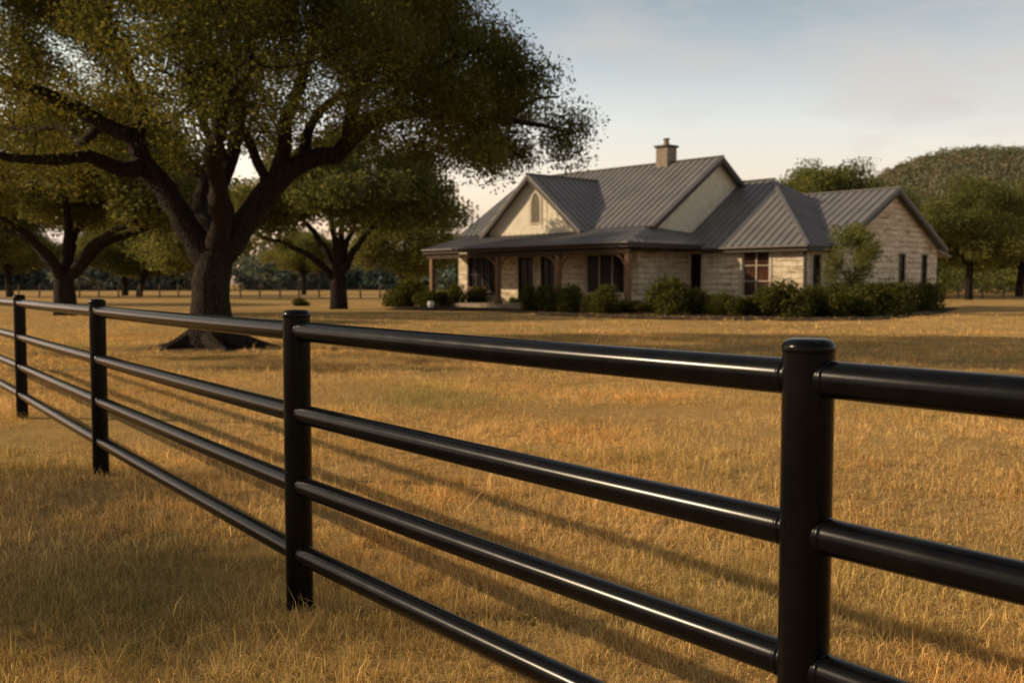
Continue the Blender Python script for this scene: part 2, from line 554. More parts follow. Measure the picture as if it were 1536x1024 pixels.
def window(axis, c, a0, a1, z0, z1, nx, ny, fmat, gmat, trim=None, name='window', split=None):
    mb = MB()
    def bx(al, ah, zl, zh, d0, d1):
        if axis == 'f': mb.box(al, ah, c + d0, c + d1, zl, zh)
        else: mb.box(c - d1, c - d0, al, ah, zl, zh)
    w = 0.07
    bx(a0, a0 + w, z0, z1, 0.05, 0.13); bx(a1 - w, a1, z0, z1, 0.05, 0.13)
    bx(a0 + w, a1 - w, z0, z0 + w, 0.05, 0.13); bx(a0 + w, a1 - w, z1 - w, z1, 0.05, 0.13)
    for k in range(1, nx):
        x = a0 + (a1 - a0) * k / nx
        bx(x - 0.03, x + 0.03, z0 + w, z1 - w, 0.06, 0.125)
    for k in range(1, ny):
        z = z0 + (z1 - z0) * k / ny
        bx(a0 + w, a1 - w, z - 0.02, z + 0.02, 0.066, 0.12)
    fo = mb.build(name, fmat, house)
    g = MB()
    d = 0.115
    if axis == 'f': g.add([(a0, c+d, z0), (a1, c+d, z0), (a1, c+d, z1), (a0, c+d, z1)], [(0, 1, 2, 3)])
    else: g.add([(c-d, a0, z0), (c-d, a1, z0), (c-d, a1, z1), (c-d, a0, z1)], [(0, 1, 2, 3)])
    g.build('pane', gmat, fo)
    if trim:
        mb = MB()
        t_, pr = 0.13, 0.035
        bx(a0 - t_, a0, z0 - 0.02, z1 + t_, -pr, 0.012); bx(a1, a1 + t_, z0 - 0.02, z1 + t_, -pr, 0.012)
        bx(a0, a1, z1, z1 + t_, -pr, 0.012)
        bx(a0 - t_ - 0.05, a1 + t_ + 0.05, z0 - 0.12, z0 - 0.021, -pr - 0.05, 0.012)
        mb.build('frame', trim, fo)
    return fo

def clip_line(poly2, s):
    ts = []
    n = len(poly2)
    for i in range(n):
        (s0, t0), (s1, t1) = poly2[i], poly2[(i+1) % n]
        if (s0 - s) * (s1 - s) < 0:
            ts.append(t0 + (t1 - t0) * (s - s0) / (s1 - s0))
    return (min(ts), max(ts)) if len(ts) >= 2 else None

def roof_plane(mb, poly, thick=0.09, spacing=0.48, off=0.2):
    P = [Vector(p) for p in poly]
    n = Vector((0, 0, 0))
    for i in range(len(P)): n += P[i].cross(P[(i+1) % len(P)])
    n.normalize()
    if n.z < 0: P.reverse(); n = -n
    k = len(P)
    mb.add(P + [p - n * thick for p in P], [tuple(range(k)), tuple(range(2*k-1, k-1, -1))] + [(i, i + k, (i+1) % k + k, (i+1) % k) for i in range(k)])
    e = Vector((0, 0, 1)).cross(n).normalized(); s = n.cross(e).normalized()
    o = P[0]
    p2 = [((p - o).dot(e), (p - o).dot(s)) for p in P]
    lo, hi = min(a for a, _ in p2), max(a for a, _ in p2)
    x = math.ceil((lo + 0.04) / spacing) * spacing + off - spacing
    while x < hi - 0.03:
        if x > lo + 0.03:
            r = clip_line(p2, x)
            if r and r[1] - r[0] > 0.15:
                a = o + e * x + s * (r[0] + 0.01) + n * 0.022; b = o + e * x + s * (r[1] - 0.02) + n * 0.022
                mb.beam(a, b, 0.035, 0.05, n)
        x += spacing

def house_build():
    S = M['stone']
    EV = 3.47
    # ---- stone walls
    door_holes = [(-21.4, -18.9, 0.85, 3.05), (-16.84, -15.5, 0.27, 2.95), (-14.9, -13.75, 0.27, 2.95), (-11.35, -8.5, 0.85, 3.0)]
    wall('wall', 'f', -3.6, -22.4, -7.6, 0.0, 4.1, door_holes, S)
    wall('wall', 's', -7.6, -3.6, 0.0, 0.0, 3.55, [], S)
    wing_holes = [(-6.95, -6.2, 0.95, 3.0), (-3.62, -1.97, 0.72, 3.12)]
    wall('wall', 'f', 0.0, -7.597, 0.0, 0.0, EV - 0.12, wing_holes, S)
    wall('wall', 's', 0.0, 0.0, 2.2, 0.0, EV - 0.12, [(0.75, 1.55, 0.95, 2.85)], S)
    wall('wall', 's', 0.55, 2.2, 13.1, 0.0, 3.42, [(8.56, 9.36, 1.35, 3.05), (11.2, 11.95, 1.15, 3.05)], S,
         extra=[((2.2, 3.42), (13.1, 3.42), (7.68, 6.36))], label='stone gable end wall with two narrow windows')
    wall('wall', 'f', 2.2, 0.0, 0.55, 0.0, 3.42, [], S)
    wall('wall', 's', -0.9, 13.1, 16.0, 0.0, 3.1, [], S)
    # left end: stone return of the body and rear volumes
    mb = MB()
    mb.add([(-22.4, -3.6, 0), (-22.4, 9.0, 0), (-22.4, 9.0, 4.3), (-22.4, 3.1, 8.35), (-22.4, -2.9, 4.25), (-22.4, -3.6, 4.1)], [(0, 1, 2, 3, 4, 5)])
    mb.add([(-29, 2.0, 0), (-22.4, 2.0, 0), (-22.4, 2.0, 4.4), (-29, 2.0, 4.4)], [(0, 1, 2, 3)])
    mb.add([(-29, 2.0, 0), (-29, 11.0, 0), (-29, 11.0, 4.4), (-29, 6.5, 7.4), (-29, 2.0, 4.4)], [(0, 1, 2, 3, 4)])
    mb.add([(-29, 11, 0), (0.25, 11, 0), (0.25, 11, 3.4), (-29, 11, 3.4)], [(3, 2, 1, 0)])
    mb.build('wall', S, house)
    # ---- windows and doors
    G, RG = M['glass'], M['red_glass']
    window('f', -3.6, *door_holes[0], 4, 2, M['dark_frame'], G, M['dark_timber'])
    for h in door_holes[1:3]:
        d = window('f', -3.6, *h, 2, 1, M['dark_frame'], G, M['trim'], name='door')
        k = MB(); k.beam((h[0] + (h[1] - h[0]) * 0.54, -3.575, 1.15), (h[0] + (h[1] - h[0]) * 0.54, -3.575, 1.42), 0.03, 0.03, (0, 1, 0))
        k.build('handle', M['wire'], d)
    window('f', -3.6, *door_holes[3], 3, 1, M['trim'], G, M['trim'])
    window('f', 0.0, *wing_holes[0], 1, 1, M['dark_frame'], G, M['trim'])
    window('f', 0.0, *wing_holes[1], 2, 3, M['trim'], RG, M['trim'])['label'] = 'wide pale framed window with reddish panes'
    window('s', 0.0, 0.75, 1.55, 0.95, 2.85, 1, 2, M['dark_frame'], G, M['trim'])
    window('s', 0.55, 8.56, 9.36, 1.35, 3.05, 1, 2, M['dark_frame'], G)
    window('s', 0.55, 11.2, 11.95, 1.15, 3.05, 1, 2, M['dark_frame'], G)
    # ---- cream gable of the main body, seen above the lower roofs
    mb = MB()
    x = -7.585
    mb.add([(x, -2.9, 3.5), (x, 9.1, 3.5), (x, 9.1, 4.3), (x, 3.1, 8.38), (x, -2.9, 4.3)], [(0, 1, 2, 3, 4)])
    z = 3.7
    while z < 8.2:
        half = min(6.0, (8.38 - z) / 0.68)
        if half > 0.2: mb.box(x + 0.001, x + 0.014, 3.1 - half, 3.1 + half, z, z + 0.03)
        z += 0.22
    mb.build('gable_panel', M['cream'], house)
    # ---- front gable over the porch
    y = -3.5; ua, ub, um = -19.5, -11.84, -15.67; zb, za = 4.15, 7.62
    mb = MB()
    mb.add([(ua, y, zb), (ub, y, zb), (ub, y, 4.52), (um, y, za), (ua, y, 4.52)], [(0, 1, 2, 3, 4)])
    z = 4.4
    while z < 7.5:
        half = min(3.83, (za - z) / 0.81)
        if half > 0.15: mb.box(um - half, um + half, y - 0.014, y - 0.001, z, z + 0.03)
        z += 0.2
    mb.box(-15.02, -14.88, y - 0.03, y - 0.016, 4.5, 6.9)
    mb.box(-14.62, -14.50, y - 0.03, y - 0.016, 4.5, 6.6)
    gp = mb.build('gable_panel', M['cream'], house)
    # arched louvred window in it
    def arch(w, z0, zs, zt, n=10):
        pts = [(um + 0.25 + w, z0)]
        for k in range(n + 1):
            a = k / n
            pts.append((um + 0.25 + w * math.cos(a * math.pi / 2) , zs + (zt - zs) * math.sin(a * math.pi / 2) ** 1.15))
        L = [(2 * (um + 0.25) - px, pz) for px, pz in reversed(pts)]
        return pts[:-1] + L
    out, inn = arch(0.52, 4.82, 5.95, 6.85), arch(0.36, 4.92, 5.9, 6.62)
    mb = MB(); n = len(out)
    vs = [(a, y - 0.05, b) for a, b in out] + [(a, y - 0.05, b) for a, b in inn] + [(a, y - 0.01, b) for a, b in out] + [(a, y - 0.01, b) for a, b in inn]
    fs = []
    for k in range(n):
        k2 = (k + 1) % n
        fs += [(k, k2, n + k2, n + k), (k, 2*n + k, 2*n + k2, k2), (n + k, n + k2, 3*n + k2, 3*n + k)]
    mb.add(vs, fs)
    wf = mb.build('arched_window', M['trim'], house)
    mb = MB(); mb.add([(a, y - 0.020, b) for a, b in inn], [tuple(range(n))])
    mb.build('pane', plain('louvre_shade', (0.10, 0.085, 0.06), 0.7), wf)
    mb = MB()
    zz = 4.98
    while zz < 6.4:
        hw = 0.34 if zz < 5.85 else 0.34 * max(0.1, 1 - ((zz - 5.85) / 0.72) ** 2) ** 0.5
        mb.beam((um + 0.25 - hw, y - 0.035, zz), (um + 0.25 + hw, y - 0.035, zz), 0.02, 0.07, (0, -0.6, 1))
        zz += 0.12
    mb.build('louvre', plain('louvre_slat', (0.26, 0.22, 0.16), 0.7), wf)
    # ---- roofs
    MAIN = M['roof']
    r = MB()
    pk = 8.53; sl_ = 0.68
    roof_plane(r, [(-23.3, -2.9, pk - sl_*6), (-7.1, -2.9, pk - sl_*6), (-7.1, 3.1, pk), (-23.3, 3.1, pk)])
    roof_plane(r, [(-7.1, 9.1, pk - sl_*6), (-23.3, 9.1, pk - sl_*6), (-23.3, 3.1, pk), (-7.1, 3.1, pk)])
    r.beam((-23.3, 3.1, pk + 0.03), (-7.1, 3.1, pk + 0.03), 0.22, 0.05)
    main_roof = r.build('roof', MAIN, house)
    # porch roof, wrapped round the right corner
    r = MB()
    roof_plane(r, [(-22.6, -6.3, EV), (-5.9, -6.3, EV), (-7.62, -2.8, 4.45), (-22.6, -2.8, 4.45)], 0.08, 0.48)
    roof_plane(r, [(-5.9, -6.3, EV), (-5.9, 0.9, EV), (-7.62, 0.9, 4.2), (-7.62, -2.8, 4.45)], 0.08, 0.48)
    r.build('porch_roof', MAIN, house)
    # front gable roof
    r = MB()
    rz = 7.72
    k = 0.81; hw = 4.25
    roof_plane(r, [(um + hw, -4.0, rz - k*hw), (um + hw, 1.4, rz - k*hw), (um, 2.2, rz), (um, -4.0, rz)])
    roof_plane(r, [(um - hw, 1.4, rz - k*hw), (um - hw, -4.0, rz - k*hw), (um, -4.0, rz), (um, 2.2, rz)])
    r.beam((um, -4.02, rz + 0.02), (um, 2.0, rz + 0.02), 0.2, 0.05)
    r.build('roof', MAIN, house)
    # wing with a hipped right end
    r = MB()
    A = 5.55; rw = 7.30; ov = 0.45; m_ = (rw - EV) / A
    ez = EV - ov * m_ + 0.1
    ez2 = ez
    ap = (-A, A, rw)
    roof_plane(r, [(-7.6, -ov, ez), (ov, -ov, ez), ap, (-7.6, A, rw)])
    roof_plane(r, [(ov, -ov, ez), (ov, 2*A + ov, ez), ap])
    roof_plane(r, [(ov, 2*A + ov, ez), (-7.6, 2*A + ov, ez), (-7.6, A, rw), ap])
    r.beam((-7.6, A, rw + 0.03), (-A, A, rw + 0.03), 0.22, 0.05)
    r.beam((ov, -ov, ez + 0.035), (-A, A, rw + 0.035), 0.20, 0.06)
    r.build('roof', MAIN, house)
    # right gable roof
    r = MB()
    gz = 6.50; gv = 7.68; gk = 0.53; hw1 = 5.9; hw2 = 5.85
    roof_plane(r, [(-6.0, gv - hw1, gz - gk*hw1), (1.0, gv - hw1, gz - gk*hw1), (1.0, gv, gz), (-6.0, gv, gz)])
    roof_plane(r, [(1.0, gv + hw2, gz - gk*hw2), (-6.0, gv + hw2, gz - gk*hw2), (-6.0, gv, gz), (1.0, gv, gz)])
    r.beam((-6.0, gv, gz + 0.02), (1.0, gv, gz + 0.02), 0.2, 0.05)
    r.build('roof', MAIN, house)
    r = MB()
    roof_plane(r, [(0.0, 13.0, 3.75), (0.0, 16.2, 3.05), (-6.0, 16.2, 3.05), (-6.0, 13.0, 3.75)])
    r.build('roof', MAIN, house)
    # rear left roof
    r = MB()
    roof_plane(r, [(-29.4, 1.7, 4.35), (-20.0, 1.7, 4.35), (-20.0, 6.5, 7.5), (-29.4, 6.5, 7.5)])
    roof_plane(r, [(-20.0, 11.3, 4.35), (-29.4, 11.3, 4.35), (-29.4, 6.5, 7.5), (-20.0, 6.5, 7.5)])
    r.build('roof', MAIN, house)
    # ---- fascia and rake boards
    def rake(p0, p1, w=0.05, h=0.24):
        f = MB(); f.beam(Vector(p0) - Vector((0, 0, 0.20)), Vector(p1) - Vector((0, 0, 0.20)), w, h, (0, 0, 1)); f.build('rake_board', M['fascia'], house)
    rake((-7.13, -2.86, pk - sl_*6 + 0.02), (-7.13, 3.1, pk)); rake((-7.13, 9.1, pk - sl_*6), (-7.13, 3.1, pk))
    rake((-23.27, -2.9, pk - sl_*6), (-23.27, 3.1, pk))
    rake((um + hw - 0.03, -3.97, rz - k*hw + 0.02), (um, -3.97, rz)); rake((um - hw + 0.03, -3.97, rz - k*hw + 0.02), (um, -3.97, rz))
    rake((0.97, gv - hw1, gz - gk*hw1), (0.97, gv, gz)); rake((0.97, gv + hw2, gz - gk*hw2), (0.97, gv, gz))
    rake((-29.37, 1.7, 4.35), (-29.37, 6.5, 7.5))
    f = MB()
    f.box(-22.6, -5.93, -6.28, -6.20, EV - 0.27, EV - 0.085)
    f.box(-6.0, -5.93, -6.20, -0.47, EV - 0.27, EV - 0.085)
    f.box(-22.58, -22.5, -6.20, -3.6, EV - 0.27, EV - 0.085)
    f.box(-5.92, ov - 0.04, -ov + 0.02, -ov + 0.08, ez - 0.27, ez - 0.08)
    f.box(ov - 0.08, ov - 0.02, -ov + 0.09, 2.0, ez - 0.27, ez - 0.08)
    # soffits
    f.box(-5.9, ov - 0.09, -ov + 0.09, -0.004, ez - 0.26, ez - 0.235)
    f.box(0.004, ov - 0.09, 0.0, 2.19, ez - 0.26, ez - 0.235)
    f.build('fascia', M['fascia'], house)
    f = MB(); f.tube([(-22.6, -6.36, EV - 0.05), (-5.84, -6.36, EV - 0.05), ], [0.06, 0.06], 10)
    f.tube([(-5.7, -ov - 0.06, ez - 0.04), (ov + 0.05, -ov - 0.06, ez - 0.04)], [0.06, 0.06], 10)
    f.build('gutter', plain('bronze_gutter', (0.10, 0.075, 0.055), 0.5), house, smooth=True)
    f = MB(); f.box(0.03, 0.15, -0.13, -0.01, 0.0, ez - 0.2)
    f.build('downpipe', M['fascia'], house)
    # ---- porch
    f = MB(); f.box(-22.5, -6.0, -6.15, -3.61, -0.3, 0.25); f.build('porch_floor', M['slab'], house)
    f = MB()
    f.add([(-22.5, -6.19, 3.14), (-6.02, -6.19, 3.14), (-6.02, -3.602, 3.14), (-22.5, -3.602, 3.14)], [(0, 1, 2, 3)])
    f.add([(-7.59, -3.598, 3.14), (-6.02, -3.598, 3.14), (-6.02, -0.02, 3.14), (-7.59, -0.02, 3.14)], [(0, 1, 2, 3)])
    f.build('porch_ceiling', M['dark_timber'], house)
    f = MB(); f.box(-22.4, -6.03, -6.14, -5.92, 2.90, 3.135); f.build('porch_beam', M['dark_timber'], house)
    for i, px in enumerate((-6.15, -11.05, -15.9, -22.0)):
        f = MB(); f.box(px - 0.13, px + 0.13, -6.14, -5.88, 0.255, 2.895)
        f.box(px - 0.17, px + 0.17, -6.18, -5.84, 0.252, 0.42)
        po = f.build('porch_post', M['timber'], house, bevel=0.015)
        for s_ in (-1, 1):
            if (i == 0 and s_ > 0) or (i == 3): continue
            pts = []
            for k_ in range(9):
                a = k_ / 8 * math.pi / 2
                pts.append((px + s_ * (0.13 + 0.85 * (1 - math.cos(a)) ), -6.01, 2.0 + 0.89 * math.sin(a)))
            b = MB()
            for k_ in range(8): b.beam(pts[k_], pts[k_+1], 0.10, 0.13, (0, 1, 0))
            b.build('brace', M['timber'], po)
    # ---- chimney
    f = MB(); f.box(-11.62, -10.76, 2.66, 3.54, 7.5, 9.38); ch = f.build('chimney', M['chimney'], house, bevel=0.02)
    f = MB(); f.box(-11.71, -10.67, 2.57, 3.63, 9.385, 9.52); f.build('chimney_cap', M['fascia'], ch, bevel=0.02)
    f = MB(); f.lathe([(0.20, 9.522), (0.17, 9.6), (0.155, 9.84), (0.20, 9.86), (0.20, 9.94)], 16, (-11.19, 3.1, 0)); f.build('chimney_pot', M['chimney'], ch, smooth=True)
house_build()

def hp(u, v, z=0.0):
    """a world point from house coordinates"""
    q = Uv * u + Vv * v
    return (14.34 + q[0], 49.0 + q[1], HZ + z)

# bench on the porch
b0 = empty('porch_bench', hp(-20.1, -4.25, 0.25), -R(47.8))
tag(b0, 'reddish brown wooden bench on the porch under the dark window', 'bench')
f = MB(); f.box(-0.8, 0.8, -0.25, 0.22, 0.40, 0.46); f.build('seat', M['timber'], b0)
f = MB()
for k in range(4): f.box(-0.8, 0.8, 0.19, 0.23, 0.5 + k*0.12, 0.58 + k*0.12)
f.build('backrest', M['timber'], b0)
for sx in (-0.74, 0.74):
    for sy, top in ((-0.2, 0.395), (0.26, 0.95)):
        f = MB(); f.box(sx - 0.035, sx + 0.035, sy - 0.03, sy + 0.03, 0.002, top); f.build('leg', M['timber'], b0)

# ------------------------------------------------------------------ vegetation generators
def catmull(pts, step):
    P = [np.array(p, float) for p in pts]
    P = [2*P[0] - P[1]] + P + [2*P[-1] - P[-2]]
    out = []
    for i in range(1, len(P) - 2):
        L = np.linalg.norm(P[i+1] - P[i]); n = max(1, int(L / step))
        for k in range(n):
            t = k / n
            a, b, c, d = P[i-1], P[i], P[i+1], P[i+2]
            out.append(0.5 * ((2*b) + (-a+c)*t + (2*a-5*b+4*c-d)*t*t + (-a+3*b-3*c+d)*t**3))
    out.append(P[-2])
    return out

class Skeleton:
    def __init__(s, step):
        s.p = []; s.par = []; s.minr = []; s.step = step; s.lock = []
    def limb(s, pts, r0, r1, parent=None, jit=0.0, rng=None):
        c = catmull(pts, s.step)
        if parent is None and s.p:
            parent = int(np.argmin([np.linalg.norm(q - c[0]) for q in s.p]))
            c[0] = s.p[parent]
        for i, q in enumerate(c):
            t = i / max(1, len(c) - 1)
            q = np.array(q)
            if parent is not None and i == 0: continue
            if jit and rng is not None and 0 < i: q = q + rng.normal(0, jit, 3)
            s.p.append(q); s.par.append(-1 if parent is None else parent)
            s.minr.append(r0 + (r1 - r0) * t ** 0.85)
            parent = len(s.p) - 1
        return parent
    def grow(s, A, di, dk, rng, iters=160):
        A = np.array(A)
        pos = np.array(s.p)
        D = np.linalg.norm(A[:, None] - pos[None], axis=2)
        ni = D.argmin(1); nd = D.min(1)
        alive = np.ones(len(A), bool)
        for it in range(iters):
            act = alive & (nd < di)
            if not act.any(): break
            ids = np.where(act)[0]
            dirs = A[ids] - pos[ni[ids]]
            dirs /= np.maximum(nd[ids], 1e-6)[:, None]
            un, inv = np.unique(ni[ids], return_inverse=True)
            S = np.zeros((len(un), 3)); np.add.at(S, inv, dirs)
            S += rng.normal(0, 0.12, S.shape)
            S /= np.maximum(np.linalg.norm(S, axis=1), 1e-6)[:, None]
            new = pos[un] + S * s.step
            keep = []
            for k, q in enumerate(new):
                dm = np.linalg.norm(A[ids[inv == k]] - q, axis=1).min()
                keep.append(dm < nd[ids[inv == k]].min() + 1e-9)
            keep = np.array(keep)
            stuck = un[~keep]
            alive[ids[np.isin(ni[ids], stuck)]] &= False
            new = new[keep]
            if len(new) == 0: continue
            b = len(pos)
            pos = np.vstack([pos, new])
            s.p += list(new); s.par += [int(x) for x in un[keep]]; s.minr += [0.0] * len(new)
            Dn = np.linalg.norm(A[:, None] - new[None], axis=2)
            m = Dn.min(1); better = m < nd
            nd[better] = m[better]; ni[better] = b + Dn.argmin(1)[better]
            alive &= nd > dk
    def radii(s, tip, e=2.4):
        n = len(s.p); acc = np.zeros(n); r = np.zeros(n)
        for i in range(n - 1, -1, -1):
            r[i] = max(tip, acc[i] ** (1 / e)) if acc[i] > 0 else tip
            r[i] = max(r[i], s.minr[i]) if s.minr[i] > 0 else r[i]
            if s.par[i] >= 0: acc[s.par[i]] += r[i] ** e
        # authored limbs keep their drawn thickness
        for i in range(n):
            if s.minr[i] > 0: r[i] = s.minr[i]
        for i in range(n):
            if s.par[i] >= 0: r[i] = min(r[i], r[s.par[i]] * (0.98 if s.minr[i] == 0 else 1.0))
        s.r = r
        return r
    def mesh(s, mb, rmin=0.0, big=0.12, sides=(4, 7, 14)):
        n = len(s.p); ch = [[] for _ in range(n)]
        for i, p in enumerate(s.par):
            if p >= 0: ch[p].append(i)
        stack = [i for i, p in enumerate(s.par) if p < 0]
        starts = [(None, i) for i in stack]
        while starts:
            par, i = starts.pop()
            pts, rs = [], []
            if par is not None:
                pts.append(s.p[par]); rs.append(min(s.r[par] * 0.9, s.r[i] * 1.25))
            while True:
                pts.append(s.p[i]); rs.append(s.r[i])
                if not ch[i]: break
                m = max(ch[i], key=lambda c: (s.minr[c] > 0 and s.minr[i] > 0 and c == i + 1, s.r[c]))
                for c in ch[i]:
                    if c != m: starts.append((i, c))
                i = m
            if len(pts) < 2 or max(rs) < rmin: continue
            R0 = max(rs)
            ns = sides[0] if R0 < 0.03 else sides[1] if R0 < big else sides[2]
            mb.tube(pts, rs, ns, cap=True)

def leaf_quads(C, size, rng, up=0.35, aspect=0.5, fold=0.0):
    """C: centres (n,3); random leaf shaped quads"""
    n = len(C)
    nr = rng.normal(0, 1, (n, 3)); nr[:, 2] += up * 2
    nr /= np.linalg.norm(nr, axis=1)[:, None]
    a = rng.normal(0, 1, (n, 3)); a -= nr * (a * nr).sum(1)[:, None]
    a /= np.maximum(np.linalg.norm(a, axis=1), 1e-6)[:, None]
    b = np.cross(nr, a)
    L = size * rng.uniform(0.65, 1.35, (n, 1)); W = L * aspect * rng.uniform(0.8, 1.2, (n, 1))
    V = np.empty((n, 4, 3))
    V[:, 0] = C - a * L * 0.5
    V[:, 1] = C - b * W * 0.5 + nr * L * 0.06
    V[:, 2] = C + a * L * 0.5
    V[:, 3] = C + b * W * 0.5 + nr * L * 0.06
    return V.reshape(-1, 3)

def leaf_tints(C, rng, clump=0.6, warm=0.5):
    """varied per leaf and per clump of leaves"""
    n = len(C)
    k = np.array([noise.noise(Vector(c) * clump) for c in C[::8]])
    k = np.repeat(k, 8)[:n]
    br = np.exp(rng.normal(0, 0.22, n) + k * 0.55)
    w = np.clip(rng.normal(0.1, 0.25, n) + k * 0.5 + 0.1, -0.2, 1) * warm
    T = np.stack([br * (1 + 0.55 * w), br * (1 + 0.15 * w), br * (1 - 0.25 * w)], 1)
    return T

def in_clumps(cent, rad, per, rng, flat=0.6):
    A = []
    for c, r in zip(cent, rad):
        q = rng.normal(0, 1, (per, 3)); q /= np.linalg.norm(q, axis=1)[:, None]
        q *= (rng.uniform(0, 1, (per, 1)) ** 0.4) * r
        q[:, 2] *= flat
        A.append(c + q)
    return np.vstack(A)

def poisson(sample, n, dmin, rng, tries=6000):
    out = []
    for _ in range(tries):
        q = sample()
        if q is None: continue
        if all(np.linalg.norm((q - o) * (1, 1, 1.25)) > dmin for o in out):
            out.append(q)
            if len(out) >= n: break
    return np.array(out)

# ------------------------------------------------------------------ the big oak
def big_oak():
    rng = np.random.default_rng(21)
    YB = OAK[1]
    base = OAK.copy()
    sk = Skeleton(0.30)
    P = lambda px, py, dz=0: at(px, py, YB + dz)
    sk.limb([base - (0, 0, 0.15), base + (0, 0, 0.25), P(316, 470), P(317, 425), P(323, 388), P(328, 366)], 0.50, 0.41)
    limb = lambda pts, r0, r1: sk.limb([P(*q) for q in pts], r0, r1, None, 0.025, rng)
    limb([(312, 392), (280, 338), (248, 287), (216, 244), (196, 206), (152, 186), (96, 152), (40, 130, -1), (-40, 105, -2)], 0.35, 0.08)
    limb([(222, 252), (182, 254, -.6), (132, 236, -1.3), (80, 241, -2), (15, 236, -2.5), (-50, 215, -3)], 0.22, 0.07)
    limb([(203, 216), (214, 168, .4), (190, 105, 1), (165, 40, 1.4), (165, -50, 1.6)], 0.20, 0.06)
    limb([(150, 186), (122, 214, .5), (95, 190, 1.2), (40, 196, 2), (-20, 180, 3)], 0.13, 0.05)
    limb([(326, 385), (338, 330, .6), (334, 284, 1.2), (352, 226, 1.8), (362, 150, 2.4), (350, 60, 3.2), (350, -50, 3.8)], 0.26, 0.06)
    limb([(345, 245, 1.6), (310, 190, 1.2), (285, 120, .8), (270, 40, 0), (270, -40, -.5)], 0.13, 0.05)
    limb([(334, 384), (374, 322), (412, 274), (455, 242), (502, 232), (540, 196), (586, 171), (650, 172, -.4), (712, 182, -.8), (775, 182, -.8), (838, 196, -.4)], 0.36, 0.035)
    limb([(700, 181, -.8), (745, 214, -.4), (790, 238, 0)], 0.08, 0.03)
    limb([(760, 182, -.8), (800, 150, 0), (838, 146, .5)], 0.07, 0.03)
    limb([(640, 172, -.4), (680, 205, .2), (722, 232, .5)], 0.07, 0.03)
    limb([(420, 268), (426, 200, -.4), (452, 120, -1.2), (485, 30, -2), (520, -60, -2.6)], 0.20, 0.06)
    limb([(404, 284), (378, 224, -.3), (362, 190, -.8), (330, 120, -1.5), (310, 40, -2.2)], 0.14, 0.05)
    limb([(520, 220), (530, 150, 1), (580, 82, 2), (640, 20, 3), (690, -40, 3.4)], 0.18, 0.05)
    limb([(586, 171), (630, 120, -.8), (690, 85, -1.6), (750, 70, -2.0)], 0.12, 0.04)
    limb([(455, 242), (470, 180, 1.6), (520, 140, 3.2), (600, 120, 5), (660, 130, 6)], 0.15, 0.05)
    # limbs toward and away from the viewer
    limb([(330, 372, -.2), (330, 300, -1.2), (320, 230, -2.6), (340, 150, -4.4), (380, 90, -6)], 0.26, 0.07)
    limb([(324, 378, .3), (300, 310, 1.8), (310, 255, 3.6), (330, 200, 5.4), (320, 140, 7)], 0.24, 0.07)
    limb([(308, 270, 3.0), (240, 230, 4.4), (170, 190, 5.6), (100, 170, 6.6)], 0.14, 0.05)
    # clumps of foliage in a wide, irregular dome
    cx, cy = base[0] - 0.3, base[1]
    def samp():
        a = rng.uniform(0, 2*math.pi); rr = rng.uniform(0.15, 1) ** 0.6
        RX = 8.6 if math.cos(a) > 0 else 9.6
        x, y = rr * math.cos(a) * RX, rr * math.sin(a) * 7.6
        top = 4.8 + 6.6 * math.sqrt(max(0, 1 - rr * rr))
        bot = 4.7 + 0.8 * (1 - rr) - 0.9 * max(0, rr - 0.7) / 0.3
        z = rng.uniform(bot, top)
        if rr < 0.72 and z < top - 2.4 and rng.uniform() < 0.78: return None
        return np.array([cx + x, cy + y, z])
    prof_y = [-400, -200, 0, 60, 100, 140, 180, 230, 262, 290]
    prof_x = [520, 640, 738, 765, 822, 852, 872, 848, 785, 700]
    def inside(q, r):
        d = q - np.array([0, 0, CAM_H]); z = d @ CF
        px, py = 768 + F_PX * d[0] / z, 512 - F_PX * (d @ CU) / z
        m = r * F_PX / z
        low = np.interp(px, [-200, 60, 200, 420, 560, 700, 900], [285, 285, 262, 235, 240, 275, 275])
        return px + 0.72 * m < np.interp(py, prof_y, prof_x) and py + 0.4 * m < low
    def samp2():
        q = samp()
        return q if q is not None and inside(q, 1.0) else None
    C = poisson(samp2, 270, 1.18, rng, 16000)
    def samp3():
        q = samp()
        return q if q is not None and q[2] > 8.2 and inside(q, 1.0) else None
    C = np.vstack([C, poisson(samp3, 120, 1.25, rng, 9000)])  # extra high clumps, added for the shade they cast
    extra = [P(*q) for q in [(170, 90, 1.0), (185, 60, 1.6), (150, 50, 1.0), (165, 10, 1.8), (190, 120, .4), (120, 80, .3), (60, 70, .2), (350, 90, 2.4), (340, 30, 3.2), (365, 130, 2), (270, 70, 0), (285, 20, -.4), (300, 100, -1.4), (480, 60, -1.6), (460, 100, -.8), (500, 20, -2.2), (330, 40, -2.5), (230, 60, .5), (240, 20, 1), (400, 60, 0), (410, 20, 1), (90, 20, 0), (30, 40, -1), (850, 175, -.4), (838, 205, 0), (808, 215, .2), (815, 150, .4), (790, 120, -.6), (858, 190, 0), (862, 172, .6), (845, 222, .3), (825, 232, -.5), (800, 246, .2), (775, 248, .5), (760, 205, .8), (815, 185, .8), (830, 165, -.8), (800, 130, .9), (775, 232, 0), (742, 236, .3), (720, 215, -1), (700, 222, .8),
                             (760, 170, -1), (735, 140, .5), (690, 150, -1), (660, 200, .4), (640, 190, -.8), (755, 85, -.5), (720, 45, 1), (745, 100, 1.4),
                             (20, 260, -2), (60, 262, -1), (110, 262, .5), (-30, 250, -1), (235, 200, .5), (250, 150, 2), (290, 230, 3), (400, 190, 2),
                             (470, 130, 0), (600, 140, 0), (620, 90, 0), (560, 110, -1)]]
    r2 = np.random.default_rng(77)
    side = []
